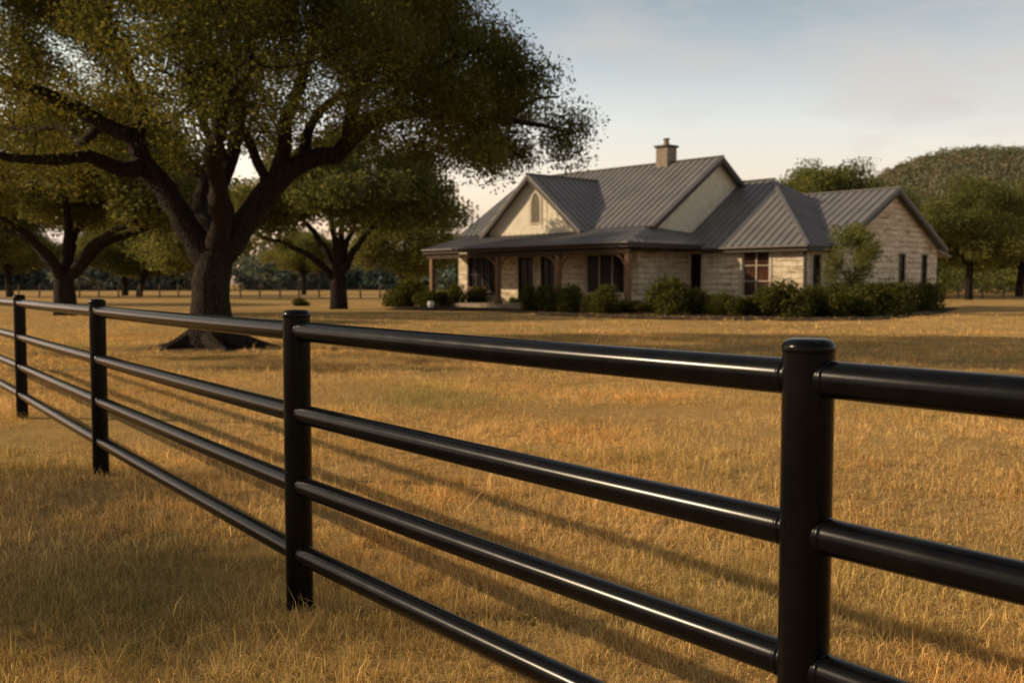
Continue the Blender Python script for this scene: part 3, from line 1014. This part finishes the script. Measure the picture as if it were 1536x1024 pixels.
    while len(side) < 60:
        px, py, dz = r2.uniform(600, 862), r2.uniform(40, 262), r2.uniform(-3.0, 3.0)
        q = P(px, py, dz)
        if inside(q, 0.7) and all(np.linalg.norm(q - o) > 0.75 for o in side): side.append(q)
    extra = extra + side
    C = np.vstack([C, extra])
    rad = np.concatenate([rng.uniform(0.85, 1.35, len(C) - len(extra)), rng.uniform(0.55, 0.85, len(extra))])
    A = in_clumps(C, rad, 15, rng, 0.62)
    sk.grow(A, 4.5, 0.40, rng)
    r = sk.radii(0.010)
    root = empty('oak_tree', tuple(base))
    tag(root, 'huge spreading live oak with thick dark forked trunk behind the black fence', 'tree')
    mb = MB(); sk.mesh(mb)
    # root flare and rough bark outline
    V = np.array(mb.v) - base
    out = []
    for v in V:
        d = math.hypot(v[0], v[1]); z = v[2]
        if z < 1.1 and d < 1.2:
            a = math.atan2(v[1], v[0])
            fl = math.exp(-max(0, z) * 3.0) * (0.34 + 0.20 * math.sin(a * 5 + 1) + 0.12 * math.sin(a * 9))
            v = np.array([v[0] * (1 + fl), v[1] * (1 + fl), z])
        q = Vector(v) * 1.7
        nn = noise.noise_vector(q) * 0.05 * min(1, d / 0.5 + 0.3)
        if abs(v[0]) < 6: v = v + np.array(nn) * (1 if z < 6 else 0.5)
        out.append(tuple(v))
    mb.v = out
    # surface roots
    for k in range(8):
        a = k * 0.8 + rng.uniform(-0.2, 0.2); L = rng.uniform(0.9, 1.6)
        pts = []; rr = []
        for j in range(7):
            t = j / 6
            d = 0.45 + L * t; aa = a + 0.25 * math.sin(t * 3 + k)
            pts.append((d * math.cos(aa), d * math.sin(aa), 0.30 * (1 - t) ** 2 - 0.05 - 0.08 * t)); rr.append(0.17 * (1 - t) + 0.04)
        mb.tube(pts, rr, 8)
    mb.build('trunk', M['bark'], root, smooth=True)
    p = np.array(sk.p); tw = np.where((r < 0.035) & (np.array(sk.minr) == 0))[0]
    tips = p[tw]
    per = max(20, int(600000 / max(1, len(tips))))
    # dense sprays beside thin ones; the underside stays open so limbs and sky show through
    dens = np.array([noise.noise(Vector(q) * 0.55 + Vector((3, 1, 7))) for q in tips])
    cnt = np.clip(per * (0.85 + 1.1 * dens), per * 0.3, per * 1.5)
    low_ = np.clip((7.0 - tips[:, 2]) / 1.6, 0, 1) * (np.hypot(tips[:, 0] - cx, tips[:, 1] - cy) < 7.2)
    cnt = (cnt * (1 - 0.6 * low_)).astype(int) + 3
    Cc = np.repeat(tips, cnt, axis=0)
    Cc = Cc + np.clip(rng.normal(0, 1, Cc.shape), -1.7, 1.7) * np.array([0.27, 0.27, 0.20])
    T = leaf_tints(Cc, rng, 0.45, 0.6)
    lsz = np.where(Cc[:, 2:3] > 8.9, 0.17, 0.083)  # top leaves enlarged, mostly out of view, to deepen the shade below
    me = raw_mesh('crown', leaf_quads(Cc - base, lsz, rng, 0.3, 0.52), 4, M['oak_leaf'], T)
    link(bpy.data.objects.new('crown', me), root)
    print('oak nodes', len(p), 'tips', len(tips), 'leaves', len(Cc))
big_oak()

# ------------------------------------------------------------------ generic trees
def tree_mesh(seed, H, fork, rx, rz_, trunk_r, n_clump, leaves, leaf, lean=0.0, low=0.3, spread=0.5, clump_r=(0.7, 1.2)):
    """meshes (trunk, crown) of one tree at the origin, height H, crown radius rx"""
    rng = np.random.default_rng(seed)
    sk = Skeleton(0.4)
    top = np.array([lean, 0, fork])
    sk.limb([(0, 0, -0.2), (0.02, 0, 0.25), (lean * 0.4, 0.02, fork * 0.6), top], trunk_r * 1.08, trunk_r * 0.85)
    nl = rng.integers(4, 6)
    for k in range(nl):
        a = 2 * math.pi * (k + rng.uniform(-0.25, 0.25)) / nl
        d = np.array([math.cos(a), math.sin(a), 0]); L = rx * rng.uniform(0.55, 0.8)
        up = rng.uniform(0.25, 0.6) * (H - fork)
        pts = [top - (0, 0, rng.uniform(0, 0.4)), top + d * L * 0.3 + (0, 0, up * 0.45), top + d * L * 0.65 + (0, 0, up * 0.75 + rng.uniform(-.2, .2)), top + d * L + (0, 0, up)]
        sk.limb(pts, trunk_r * rng.uniform(0.5, 0.62), trunk_r * 0.14, None, 0.03, rng)
    sk.limb([top, top + (0.2, 0.1, (H - fork) * 0.35), top + (rng.uniform(-.5, .5), rng.uniform(-.5, .5), (H - fork) * 0.7)], trunk_r * 0.55, trunk_r * 0.12, None, 0.03, rng)
    zc = H - rz_
    def samp():
        q = rng.normal(0, 1, 3); q /= np.linalg.norm(q); q *= rng.uniform(0.3, 1) ** 0.5
        if q[2] < -low * 1.6: return None
        s_ = 1 + 0.18 * math.sin(3 * math.atan2(q[1], q[0]) + seed)
        return np.array([q[0] * rx * s_ + lean, q[1] * rx * s_, zc + q[2] * rz_])
    C = poisson(samp, n_clump, rx * 0.19, rng, 3000)
    rad = rng.uniform(*clump_r, len(C)) * rx / 6
    A = in_clumps(C, rad, 7, rng, 0.7)
    sk.grow(A, rx * 0.6, 0.5, rng, 90)
    r = sk.radii(0.015)
    mb = MB(); sk.mesh(mb, 0.0, 0.14, (3, 5, 10))
    me = bpy.data.meshes.new('trunk'); me.from_pydata(mb.v, [], mb.f); me.materials.append(M['far_bark'])
    me.polygons.foreach_set('use_smooth', [True] * len(me.polygons)); me.update()
    p = np.array(sk.p); tips = p[(r < 0.05) & (np.array(sk.minr) == 0)]
    per = max(4, int(leaves / max(1, len(tips))))
    Cc = np.repeat(tips, per, axis=0) + np.clip(rng.normal(0, 1, (len(tips) * per, 3)), -1.4, 1.4) * np.array([1, 1, 0.75]) * spread * rx / 6
    T = leaf_tints(Cc, rng, 0.5, 0.7)
    V = leaf_quads(Cc, leaf, rng, 0.3, 0.6)
    return me, V, T

def tree_type(*a, leaf_m='tree_leaf', **k):
    tm, V, T = tree_mesh(*a, **k)
    return tm, raw_mesh('crown', V, 4, M[leaf_m], T)

def place_tree(name, ty, loc, rz, sc, label, cat='tree', group=None):
    root = empty(name, loc, rz)
    root.scale = sc if isinstance(sc, tuple) else (sc,) * 3
    tag(root, label, cat, group)
    link(bpy.data.objects.new('trunk', ty[0]), root)
    link(bpy.data.objects.new('crown', ty[1]), root)
    return root

def gp(px, y, dz=0.0):
    x = (px - 768) / F_PX * y
    return (x, y, float(ground_z(x, y)) + dz)

place_tree('shade_tree', tree_type(92, 9.0, 2.4, 4.2, 3.6, 0.35, 70, 60000, 0.17, low=0.4, spread=0.6), (-20.6, 6.2, 0), 0.3, 1.0, 'unseen tree added at the left to shade the near corner of the grass')  # out of view, put in for the shadow it throws on the grass
# the two oaks beyond the big one
t2 = tree_type(31, 9.2, 1.7, 7.4, 3.7, 0.50, 80, 80000, 0.19, low=0.10, spread=0.55)
p2 = at_ground(98, 473)
place_tree('oak_tree', t2, tuple(p2), 0.6, 1.0, 'dark spreading oak at the far left, its trunk between two fence posts')
t3 = tree_type(44, 9.6, 1.7, 6.7, 3.9, 0.50, 80, 80000, 0.20, low=0.10, spread=0.55, lean=0.0)
p3 = at_ground(508, 462)
place_tree('oak_tree', t3, (p3[0] * 54.5 / p3[1], 54.5, p3[2]), 0.0, (1.0, 0.75, 1.0), 'rounded oak with low forked trunk standing left of the house')

bgA = tree_type(51, 9.5, 2.6, 5.2, 3.7, 0.33, 75, 50000, 0.20, low=0.35, spread=0.8)
bgB = tree_type(63, 11.0, 3.0, 5.0, 4.6, 0.36, 78, 52000, 0.21, low=0.4, spread=0.8, lean=0.4)
bgC = tree_type(77, 8.0, 2.0, 5.6, 3.2, 0.34, 70, 48000, 0.20, low=0.45, spread=0.8, lean=-0.5)
place_tree('shade_tree', bgC, gp(612, 80), 0.4, (0.9, 0.9, 1.0), 'slim leaning tree close beside the left end of the porch')
place_tree('shade_tree', bgB, gp(1452, 86), 1.0, (0.95, 0.95, 0.95), 'broad green tree with dark straight trunk on the grass right of the house')
place_tree('shade_tree', bgA, gp(1240, 98), 2.0, (1.40, 1.40, 1.44), 'tall tree rising behind the hipped roof of the house')
place_tree('shade_tree', bgC, gp(1196, 104), 2.9, (1.10, 1.10, 1.66), 'tree top showing left of the tall tree behind the hipped roof')
place_tree('shade_tree', bgB, gp(1345, 112), 4.0, (1.2, 1.2, 1.05), 'pale green tree behind the peak of the right stone gable')
place_tree('shade_tree', bgA, gp(1400, 122), 5.1, (1.3, 1.3, 1.12), 'bushy tree between the stone gable and the broad right tree')
place_tree('shade_tree', bgC, gp(1528, 108), 1.4, (1.3, 1.3, 1.45), 'dark tree cut off by the right edge behind the broad tree')
place_tree('shade_tree', bgB, gp(1288, 128), 0.2, (1.2, 1.2, 1.15), 'olive tree in the dip between the tall tree and the hill')
place_tree('shade_tree', bgA, gp(188, 118), 0.9, (1.2, 1.2, 1.15), 'distant tree left of a close pair, behind the big oak limb')
place_tree('shade_tree', bgC, gp(210, 112), 3.3, (1.1, 1.1, 1.1), 'distant tree right of a close pair, behind the big oak limb')
place_tree('shade_tree', bgA, gp(456, 130), 5.5, (1.0, 1.0, 0.95), 'distant tree seen between the big oak trunk and the rounded oak')
place_tree('shade_tree', bgB, gp(16, 105), 2.4, (1.1, 1.1, 0.95), 'distant tree at the left edge behind the dark oak')
place_tree('shade_tree', bgC, gp(300, 96), 4.4, (1.25, 1.25, 1.3), 'golden green tree directly behind the big oak trunk')
place_tree('shade_tree', bgB, gp(-60, 70), 4.9, (1.2, 1.2, 1.0), 'tree cut off by the left edge beyond the dark oak')

# ------------------------------------------------------------------ woods and hill
def blob_wood(name, spots, leaf, per, mat, seed):
    rng = np.random.default_rng(seed)
    Cs = []; Ts = []
    for (x, y, z, rx, rz_) in spots:
        q = rng.normal(0, 1, (per, 3)); q /= np.linalg.norm(q, axis=1)[:, None]
        lump = 1 + 0.22 * np.sin(q[:, 0] * 4 + x) * np.sin(q[:, 1] * 4 + y) + 0.15 * np.sin(q[:, 2] * 7 + x * 2)
        q *= (rng.uniform(0.55, 1, (per, 1)) ** 0.5) * lump[:, None]
        q[:, 2] = np.where(q[:, 2] < 0, q[:, 2] * 1.0, q[:, 2])
        C = np.array([x, y, z + rz_ * 0.85]) + q * np.array([rx, rx, rz_])
        Cs.append(C)
        b = math.exp(rng.normal(0, 0.18)); w = rng.uniform(-0.15, 0.35)
        br = b * np.exp(rng.normal(0, 0.2, per))
        Ts.append(np.stack([br * (1 + w), br, br * (1 - 0.3 * w)], 1))
    C = np.vstack(Cs); T = np.vstack(Ts)
    me = raw_mesh(name, leaf_quads(C, leaf, rng, 0.5, 0.75), 4, M[mat], T)
    return me

rw = np.random.default_rng(5)
spots = []
for k in range(160):
    y = rw.uniform(210, 330); px = rw.uniform(-320, 760)
    x = (px - 768) / F_PX * y
    h = rw.uniform(3.6, 6.5)
    spots.append((x, y, 0.0, rw.uniform(4, 7), h))
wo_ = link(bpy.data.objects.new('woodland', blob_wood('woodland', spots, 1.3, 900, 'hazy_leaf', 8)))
tag(wo_, 'hazy far wood along the back of the left pasture', 'woodland', kind='stuff')

def hill_h(x, y):
    h = 60 * math.exp(-(((x - 262) / 95) ** 4) - ((y - 520) / 150) ** 2)
    h += 13 * math.exp(-(((x - 150) / 80) ** 2) - ((y - 480) / 120) ** 2)
    h += 14 * math.exp(-(((x - 420) / 120) ** 2) - ((y - 560) / 150) ** 2)
    return h + 3.0 * noise.noise(Vector((x * 0.02, y * 0.02, 0.3))) * min(1, h / 15) - 0.6
mb = MB()
hx = np.linspace(20, 700, 70); hy = np.linspace(250, 900, 50)
for yy in hy:
    for xx in hx: mb.v.append((xx, yy, hill_h(xx, yy)))
for j in range(len(hy) - 1):
    for i in range(len(hx) - 1):
        mb.f.append((j*70+i, j*70+i+1, (j+1)*70+i+1, (j+1)*70+i))
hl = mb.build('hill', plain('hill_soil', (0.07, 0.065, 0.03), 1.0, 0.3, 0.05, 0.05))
tag(hl, kind='structure')
spots = []
for k in range(6500):
    y = rw.uniform(330, 545); px = rw.uniform(1120, 1700)
    x = (px - 768) / F_PX * y
    h = hill_h(x, y)
    if h < 1.0 and rw.uniform() < 0.6: continue
    spots.append((x, y, h - 1.5, rw.uniform(2.4, 4.6), rw.uniform(2.4, 4.4)))
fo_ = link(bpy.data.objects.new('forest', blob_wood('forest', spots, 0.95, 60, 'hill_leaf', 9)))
tag(fo_, 'dense green forest covering the rounded hill', 'forest', kind='stuff')
spots = []
for k in range(60):
    y = rw.uniform(135, 190); px = rw.uniform(1100, 1720)
    spots.append(((px - 768) / F_PX * y, y, 0.0, rw.uniform(3.5, 5.5), rw.uniform(2.6, 4.8)))
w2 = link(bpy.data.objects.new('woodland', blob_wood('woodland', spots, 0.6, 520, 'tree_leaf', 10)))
tag(w2, 'dark wood edge at the foot of the hill on the right', 'woodland', kind='stuff')

# ------------------------------------------------------------------ far paddock fences
def far_fence(p0, p1, n, label, hgt=1.25):
    p0, p1 = Vector(p0), Vector(p1)
    root = empty('paddock_fence', tuple(p0)); tag(root, label, 'fence')
    for k in range(n):
        q = (p1 - p0) * (k / (n - 1)) + Vector((random.uniform(-.1, .1), random.uniform(-.1, .1), 0))
        b = MB(); b.lathe([(0.09, -0.1), (0.08, hgt * random.uniform(0.95, 1.1)), (0.05, hgt * 1.12)], 8, tuple(q))
        b.build('post', M['post_wood'], root, smooth=True)
    for h in (0.3, 0.6, 0.9, 1.15):
        b = MB(); b.tube([Vector((0, 0, h)), (p1 - p0) + Vector((0, 0, h))], [0.012, 0.012], 4); b.build('wire', M['wire'], root)
far_fence(gp(-60, 100), gp(690, 100), 26, 'thin post and wire fence far across the left pasture')
far_fence(gp(1370, 92), gp(1640, 92), 9, 'thin post and wire fence on the grass behind the broad right tree')

# ------------------------------------------------------------------ shrubs
def shrub_type(seed, n, leaf, lumps=7, up=1.0, squash=1.0):
    rng = np.random.default_rng(seed)
    Cs = []
    for k in range(lumps):
        a = rng.uniform(0, 2*math.pi); d = rng.uniform(0, 0.62)
        c = np.array([math.cos(a) * d, math.sin(a) * d, rng.uniform(0.14, 0.68) * (1 - 0.35 * d)])
        r = rng.uniform(0.26, 0.42)
        q = rng.normal(0, 1, (n // lumps, 3)); q /= np.linalg.norm(q, axis=1)[:, None]
        q *= rng.uniform(0.3, 1.6, (len(q), 1)) ** 0.55 * r
        Cs.append(c + q)
    C = np.vstack(Cs); C[:, 2] = np.abs(C[:, 2]) + 0.01
    V = leaf_quads(C, leaf, rng, 0.4, 0.55)
    stems = MB()
    for k in range(9):
        a = rng.uniform(0, 2*math.pi); d = rng.uniform(0.1, 0.5)
        stems.tube([(0.05*math.cos(a), 0.05*math.sin(a), -0.05), (d*0.5*math.cos(a), d*0.5*math.sin(a), 0.3), (d*math.cos(a), d*math.sin(a), 0.62)], [0.025, 0.018, 0.008], 4)
    sm = bpy.data.meshes.new('stem'); sm.from_pydata(stems.v, [], stems.f); sm.materials.append(M['far_bark']); sm.update()
    return sm, raw_mesh('foliage', V, 4, M['shrub_leaf'], leaf_tints(C * 3, rng, 1.0, 0.6) )
SH = [shrub_type(101, 3600, 0.085), shrub_type(102, 3400, 0.10, 6), shrub_type(103, 3800, 0.075, 9), shrub_type(104, 3200, 0.11, 5)]
SHRUBS = [
 (606, 463, 54, 36, 0, 'dark wide shrub at the left end of the bed by the porch'),
 (640, 464, 40, 22, 1, 'low shrub just left of the round white pot'),
 (662, 463, 30, 22, 2, 'low shrub just right of the round white pot'),
 (684, 463, 30, 36, 3, 'round dark shrub in front of the pale stone corner of the porch'),
 (712, 463, 36, 26, 1, 'dark shrub below the bench at the left of the porch'),
 (768, 464, 20, 14, 2, 'tiny shrub beside the porch post left of the doors'),
 (798, 469, 34, 34, 0, 'leafy shrub in front of the left porch door'),
 (824, 470, 34, 42, 3, 'taller leafy shrub at the foot of the middle porch post'),
 (856, 472, 40, 36, 1, 'leafy shrub right of the middle porch post'),
 (884, 473, 34, 26, 2, 'low shrub under the left part of the triple porch window'),
 (912, 474, 48, 38, 0, 'bushy shrub under the right part of the triple porch window'),
 (952, 472, 46, 20, 3, 'low dark shrub at the foot of the corner porch post'),
 (1004, 475, 66, 56, 1, 'big dark shrub in the inner corner before the shaded stone wall'),
 (1052, 475, 46, 40, 0, 'dark shrub under the narrow window of the front wing'),
 (1086, 476, 46, 34, 2, 'low shrub left of the wide reddish window'),
 (1124, 477, 52, 36, 3, 'low shrub under the wide reddish window'),
 (1176, 478, 70, 54, 1, 'large golden lit shrub before the sunlit stone corner'),
 (1226, 477, 58, 46, 0, 'dark shrub right of the sunlit stone corner'),
 (1240, 466, 40, 46, 2, 'yellowish shrub standing behind others by the house corner'),
 (1272, 478, 66, 44, 3, 'dark shrub under the small garden tree'),
 (1316, 476, 66, 48, 1, 'dark shrub below the left narrow window of the right gable'),
 (1356, 472, 58, 46, 0, 'dark shrub below the right narrow window of the right gable'),
 (1390, 469, 50, 44, 2, 'last dark shrub at the right end of the bed'),
 (1022, 470, 50, 40, 0, 'dark shrub filling the gap behind the big dark one by the inner corner'),
 (1070, 472, 44, 34, 3, 'dark shrub tucked between the narrow and the wide reddish window'),
 (1150, 474, 50, 38, 0, 'dark shrub half hidden left of the large golden lit shrub'),
 (1252, 472, 60, 44, 1, 'dark shrub pressed against the wall left of the small garden tree'),
 (1296, 472, 60, 46, 0, 'dark shrub half hidden right of the small garden tree'),
 (1336, 471, 60, 46, 2, 'dark shrub half hidden between the two narrow gable windows'),
 (1374, 468, 54, 44, 3, 'dark shrub half hidden at the right corner of the stone gable'),
 (842, 466, 34, 26, 0, 'small shrub half hidden behind the middle porch post planting'),
 (626, 460, 44, 30, 3, 'dark shrub half hidden at the foot of the left porch post'),
 (452, 462, 24, 11, 0, 'small lone bush on the lawn left of the rounded oak trunk'),
]
for i, (px, py, w, h, k, lab) in enumerate(SHRUBS):
    p = at_ground(px, py - 3)
    s_ = p[1] / F_PX
    root = empty('shrub', tuple(p), i * 1.7)
    root.scale = (w * s_ * 0.98, w * s_ * 0.8, h * s_ * (1.22 if px < 990 else 1.06))
    tag(root, lab, 'shrub', 'shrubs planted along the front of the house' if px != 452 else None)
    link(bpy.data.objects.new('stem', SH[k][0]), root); link(bpy.data.objects.new('foliage', SH[k][1]), root)

bed = MB()
lo_ = [at_ground(px, py + 1.5) for px, py in [(575, 463), (640, 465), (700, 465), (745, 466), (800, 470), (860, 474), (930, 476), (1000, 478), (1090, 479), (1180, 480), (1250, 480), (1330, 478), (1400, 471), (1420, 467)]]
up_ = [hp(-23.5, -6.6), hp(-21, -6.4), hp(-18, -6.4), hp(-15.5, -6.4), hp(-13, -6.4), hp(-10.5, -6.4), hp(-8, -6.4), hp(-5.6, -5.5), hp(-4, -0.3), hp(-1, -0.3), hp(0.9, -0.3), hp(1.2, 5), hp(1.2, 10), hp(1.5, 14)]
n_ = len(lo_)
for q in lo_ + up_:
    bed.v.append((q[0], q[1], float(ground_z(q[0], q[1])) + 0.03))
for i in range(n_ - 1): bed.f.append((i, i + 1, n_ + i + 1, n_ + i))
tag(bed.build('planting_bed', plain('dark_mulch', (0.05, 0.034, 0.02), 1.0, 0.5, 5.0, 0.05)), kind='structure')

gt = tree_type(88, 4.0, 0.9, 1.5, 1.5, 0.07, 40, 9000, 0.12, low=0.6, spread=1.3, clump_r=(1.2, 2.0))
place_tree('garden_tree', gt, gp(1278, 45.5), 0.3, (0.76, 0.76, 1.0), 'small round headed garden tree in front of the right stone gable')

pot = MB(); pot.lathe([(0.10, 0), (0.17, 0.06), (0.21, 0.17), (0.19, 0.28), (0.15, 0.33), (0.16, 0.36), (0.13, 0.36), (0.12, 0.3)], 20)
pw = at_ground(649, 461)
po = pot.build('garden_pot', M['white'], None, smooth=True); po.location = (pw[0], pw[1] - 1.2, pw[2] + 0.0); po.scale = (1, 1, 1.1)
tag(po, 'small round white pot shining among the shrubs left of the porch', 'pot')

# ------------------------------------------------------------------ grass
def grass():
    rng = np.random.default_rng(3)
    Vs, Ts = [], []
    def zone(y0, y1, tufts_m2, blades, h, w, two):
        area = sum(((y * 0.545 + 1.0) * 2) * 0.5 for y in np.arange(y0, y1, 0.5))
        nt_ = int(area * tufts_m2)
        # uniform over the trapezoid seen from the fence side
        ys = []
        while len(ys) < nt_:
            y = rng.uniform(y0, y1, nt_); ok = rng.uniform(0, 1, nt_) < (y * 0.545 + 1.0) / (y1 * 0.545 + 1.0)
            ys += list(y[ok])
        ys = np.array(ys[:nt_]); xs = rng.uniform(-1, 1, nt_) * (ys * 0.545 + 1.0)
        nz_ = np.array([noise.noise(Vector((x * 0.55, y * 0.55, 0))) + 0.6 * noise.noise(Vector((x * 2.1, y * 2.1, 4))) for x, y in zip(xs, ys)])
        keep = rng.uniform(-0.9, 0.6, nt_) < nz_ + 0.62
        doak = np.hypot(xs - OAK[0], ys - OAK[1]); keep &= (doak > 1.25 + 0.3 * nz_) & (rng.uniform(0, 1, nt_) < np.clip((doak - 0.6) / 2.4, 0, 1))
        xs, ys, nz_ = xs[keep], ys[keep], nz_[keep]
        g2 = np.array([noise.noise(Vector((x * 0.35 + 9, y * 0.35, 2))) for x, y in zip(xs, ys)])
        n = len(xs)
        X = np.repeat(xs, blades) + rng.normal(0, 0.020 + w * 2.0, n * blades)
        Y = np.repeat(ys, blades) + rng.normal(0, 0.020 + w * 2.0, n * blades)
        K = np.repeat(nz_, blades); G = np.repeat(g2, blades)
        m = len(X)
        TH = np.repeat(np.exp(rng.normal(0, 0.30, n)) * np.where(rng.uniform(0, 1, n) < 0.035, 1.7, 1.0), blades)
        hh = h * TH * np.exp(rng.normal(0, 0.35, m)) * (1 + 0.55 * K)
        a = rng.uniform(0, 2*math.pi, m); tilt = np.abs(rng.normal(0.9, 0.55, m))
        d = np.stack([np.cos(a), np.sin(a), np.zeros(m)], 1)
        sd = rng.uniform(0, 2*math.pi, m)
        side = np.stack([np.cos(sd), np.sin(sd), np.zeros(m)], 1) * (w * rng.uniform(0.6, 1.3, m))[:, None] * 0.5
        b = np.stack([X, Y, ground_z(X, Y) - 0.004], 1)
        up = np.array([0, 0, 1.0])
        mid = b + (d * np.sin(tilt * 0.6)[:, None] + up * np.cos(tilt * 0.6)[:, None]) * (hh * 0.55)[:, None]
        tip = mid + (d * np.sin(np.minimum(1.75, tilt * 1.8))[:, None] + up * np.cos(np.minimum(1.75, tilt * 1.8))[:, None]) * (hh * 0.5)[:, None]
        br = np.exp(rng.normal(0, 0.28, m)) * (0.97 + 0.36 * K)
        gr = np.clip(G * 1.5 + rng.normal(0, 0.25, m) - 0.32, 0, 1)
        # greener patch by the fence at near left, also standing in for shade
        pt = np.exp(-(((X + 1.9) / 0.8) ** 2 + ((Y - 5.0) / 0.9) ** 2)); gr = np.clip(gr + 0.9 * pt * rng.uniform(0.3, 1, m), 0, 1)
        rs_ = np.clip(np.repeat(np.array([noise.noise(Vector((x * 0.8, y * 0.8, 11))) for x, y in zip(xs, ys)]), blades) * 1.4 + 0.15, 0, 1)
        dry = np.stack([br, br * (1 - 0.10 * rs_), br * (1 - 0.22 * rs_)], 1)
        grn = np.stack([br * 0.42, br * 0.58, br * 0.45], 1)
        T = dry * (1 - gr[:, None]) + grn * gr[:, None]
        dk = rng.uniform(0, 1, m) < 0.16
        T[dk] *= np.array([0.5, 0.45, 0.42])
        if two:
            tri = np.stack([b - side, b + side, mid + side * 0.7, b - side, mid + side * 0.7, mid - side * 0.7, mid - side * 0.7, mid + side * 0.7, tip], 1)
            Vs.append(tri.reshape(-1, 3)); Ts.append(np.repeat(T, 3, axis=0))
        else:
            tri = np.stack([b - side, b + side, tip * 0.6 + mid * 0.4], 1)
            Vs.append(tri.reshape(-1, 3)); Ts.append(T)
    zone(3.0, 5.5, 460, 16, 0.055, 0.0032, True)
    zone(5.5, 9.0, 240, 14, 0.060, 0.0046, True)
    zone(9.0, 16.0, 160, 15, 0.062, 0.0065, False)
    zone(16.0, 30.0, 46, 14, 0.066, 0.013, False)
    zone(30.0, 46.0, 7, 12, 0.06, 0.026, False)
    V = np.vstack(Vs); T = np.vstack(Ts)
    o = link(bpy.data.objects.new('grass', raw_mesh('grass', V, 3, M['grass'], T)))
    tag(o, 'short dry golden grass with browner and greener patches', 'grass', kind='stuff')
    print('grass tris', len(V) // 3)
grass()
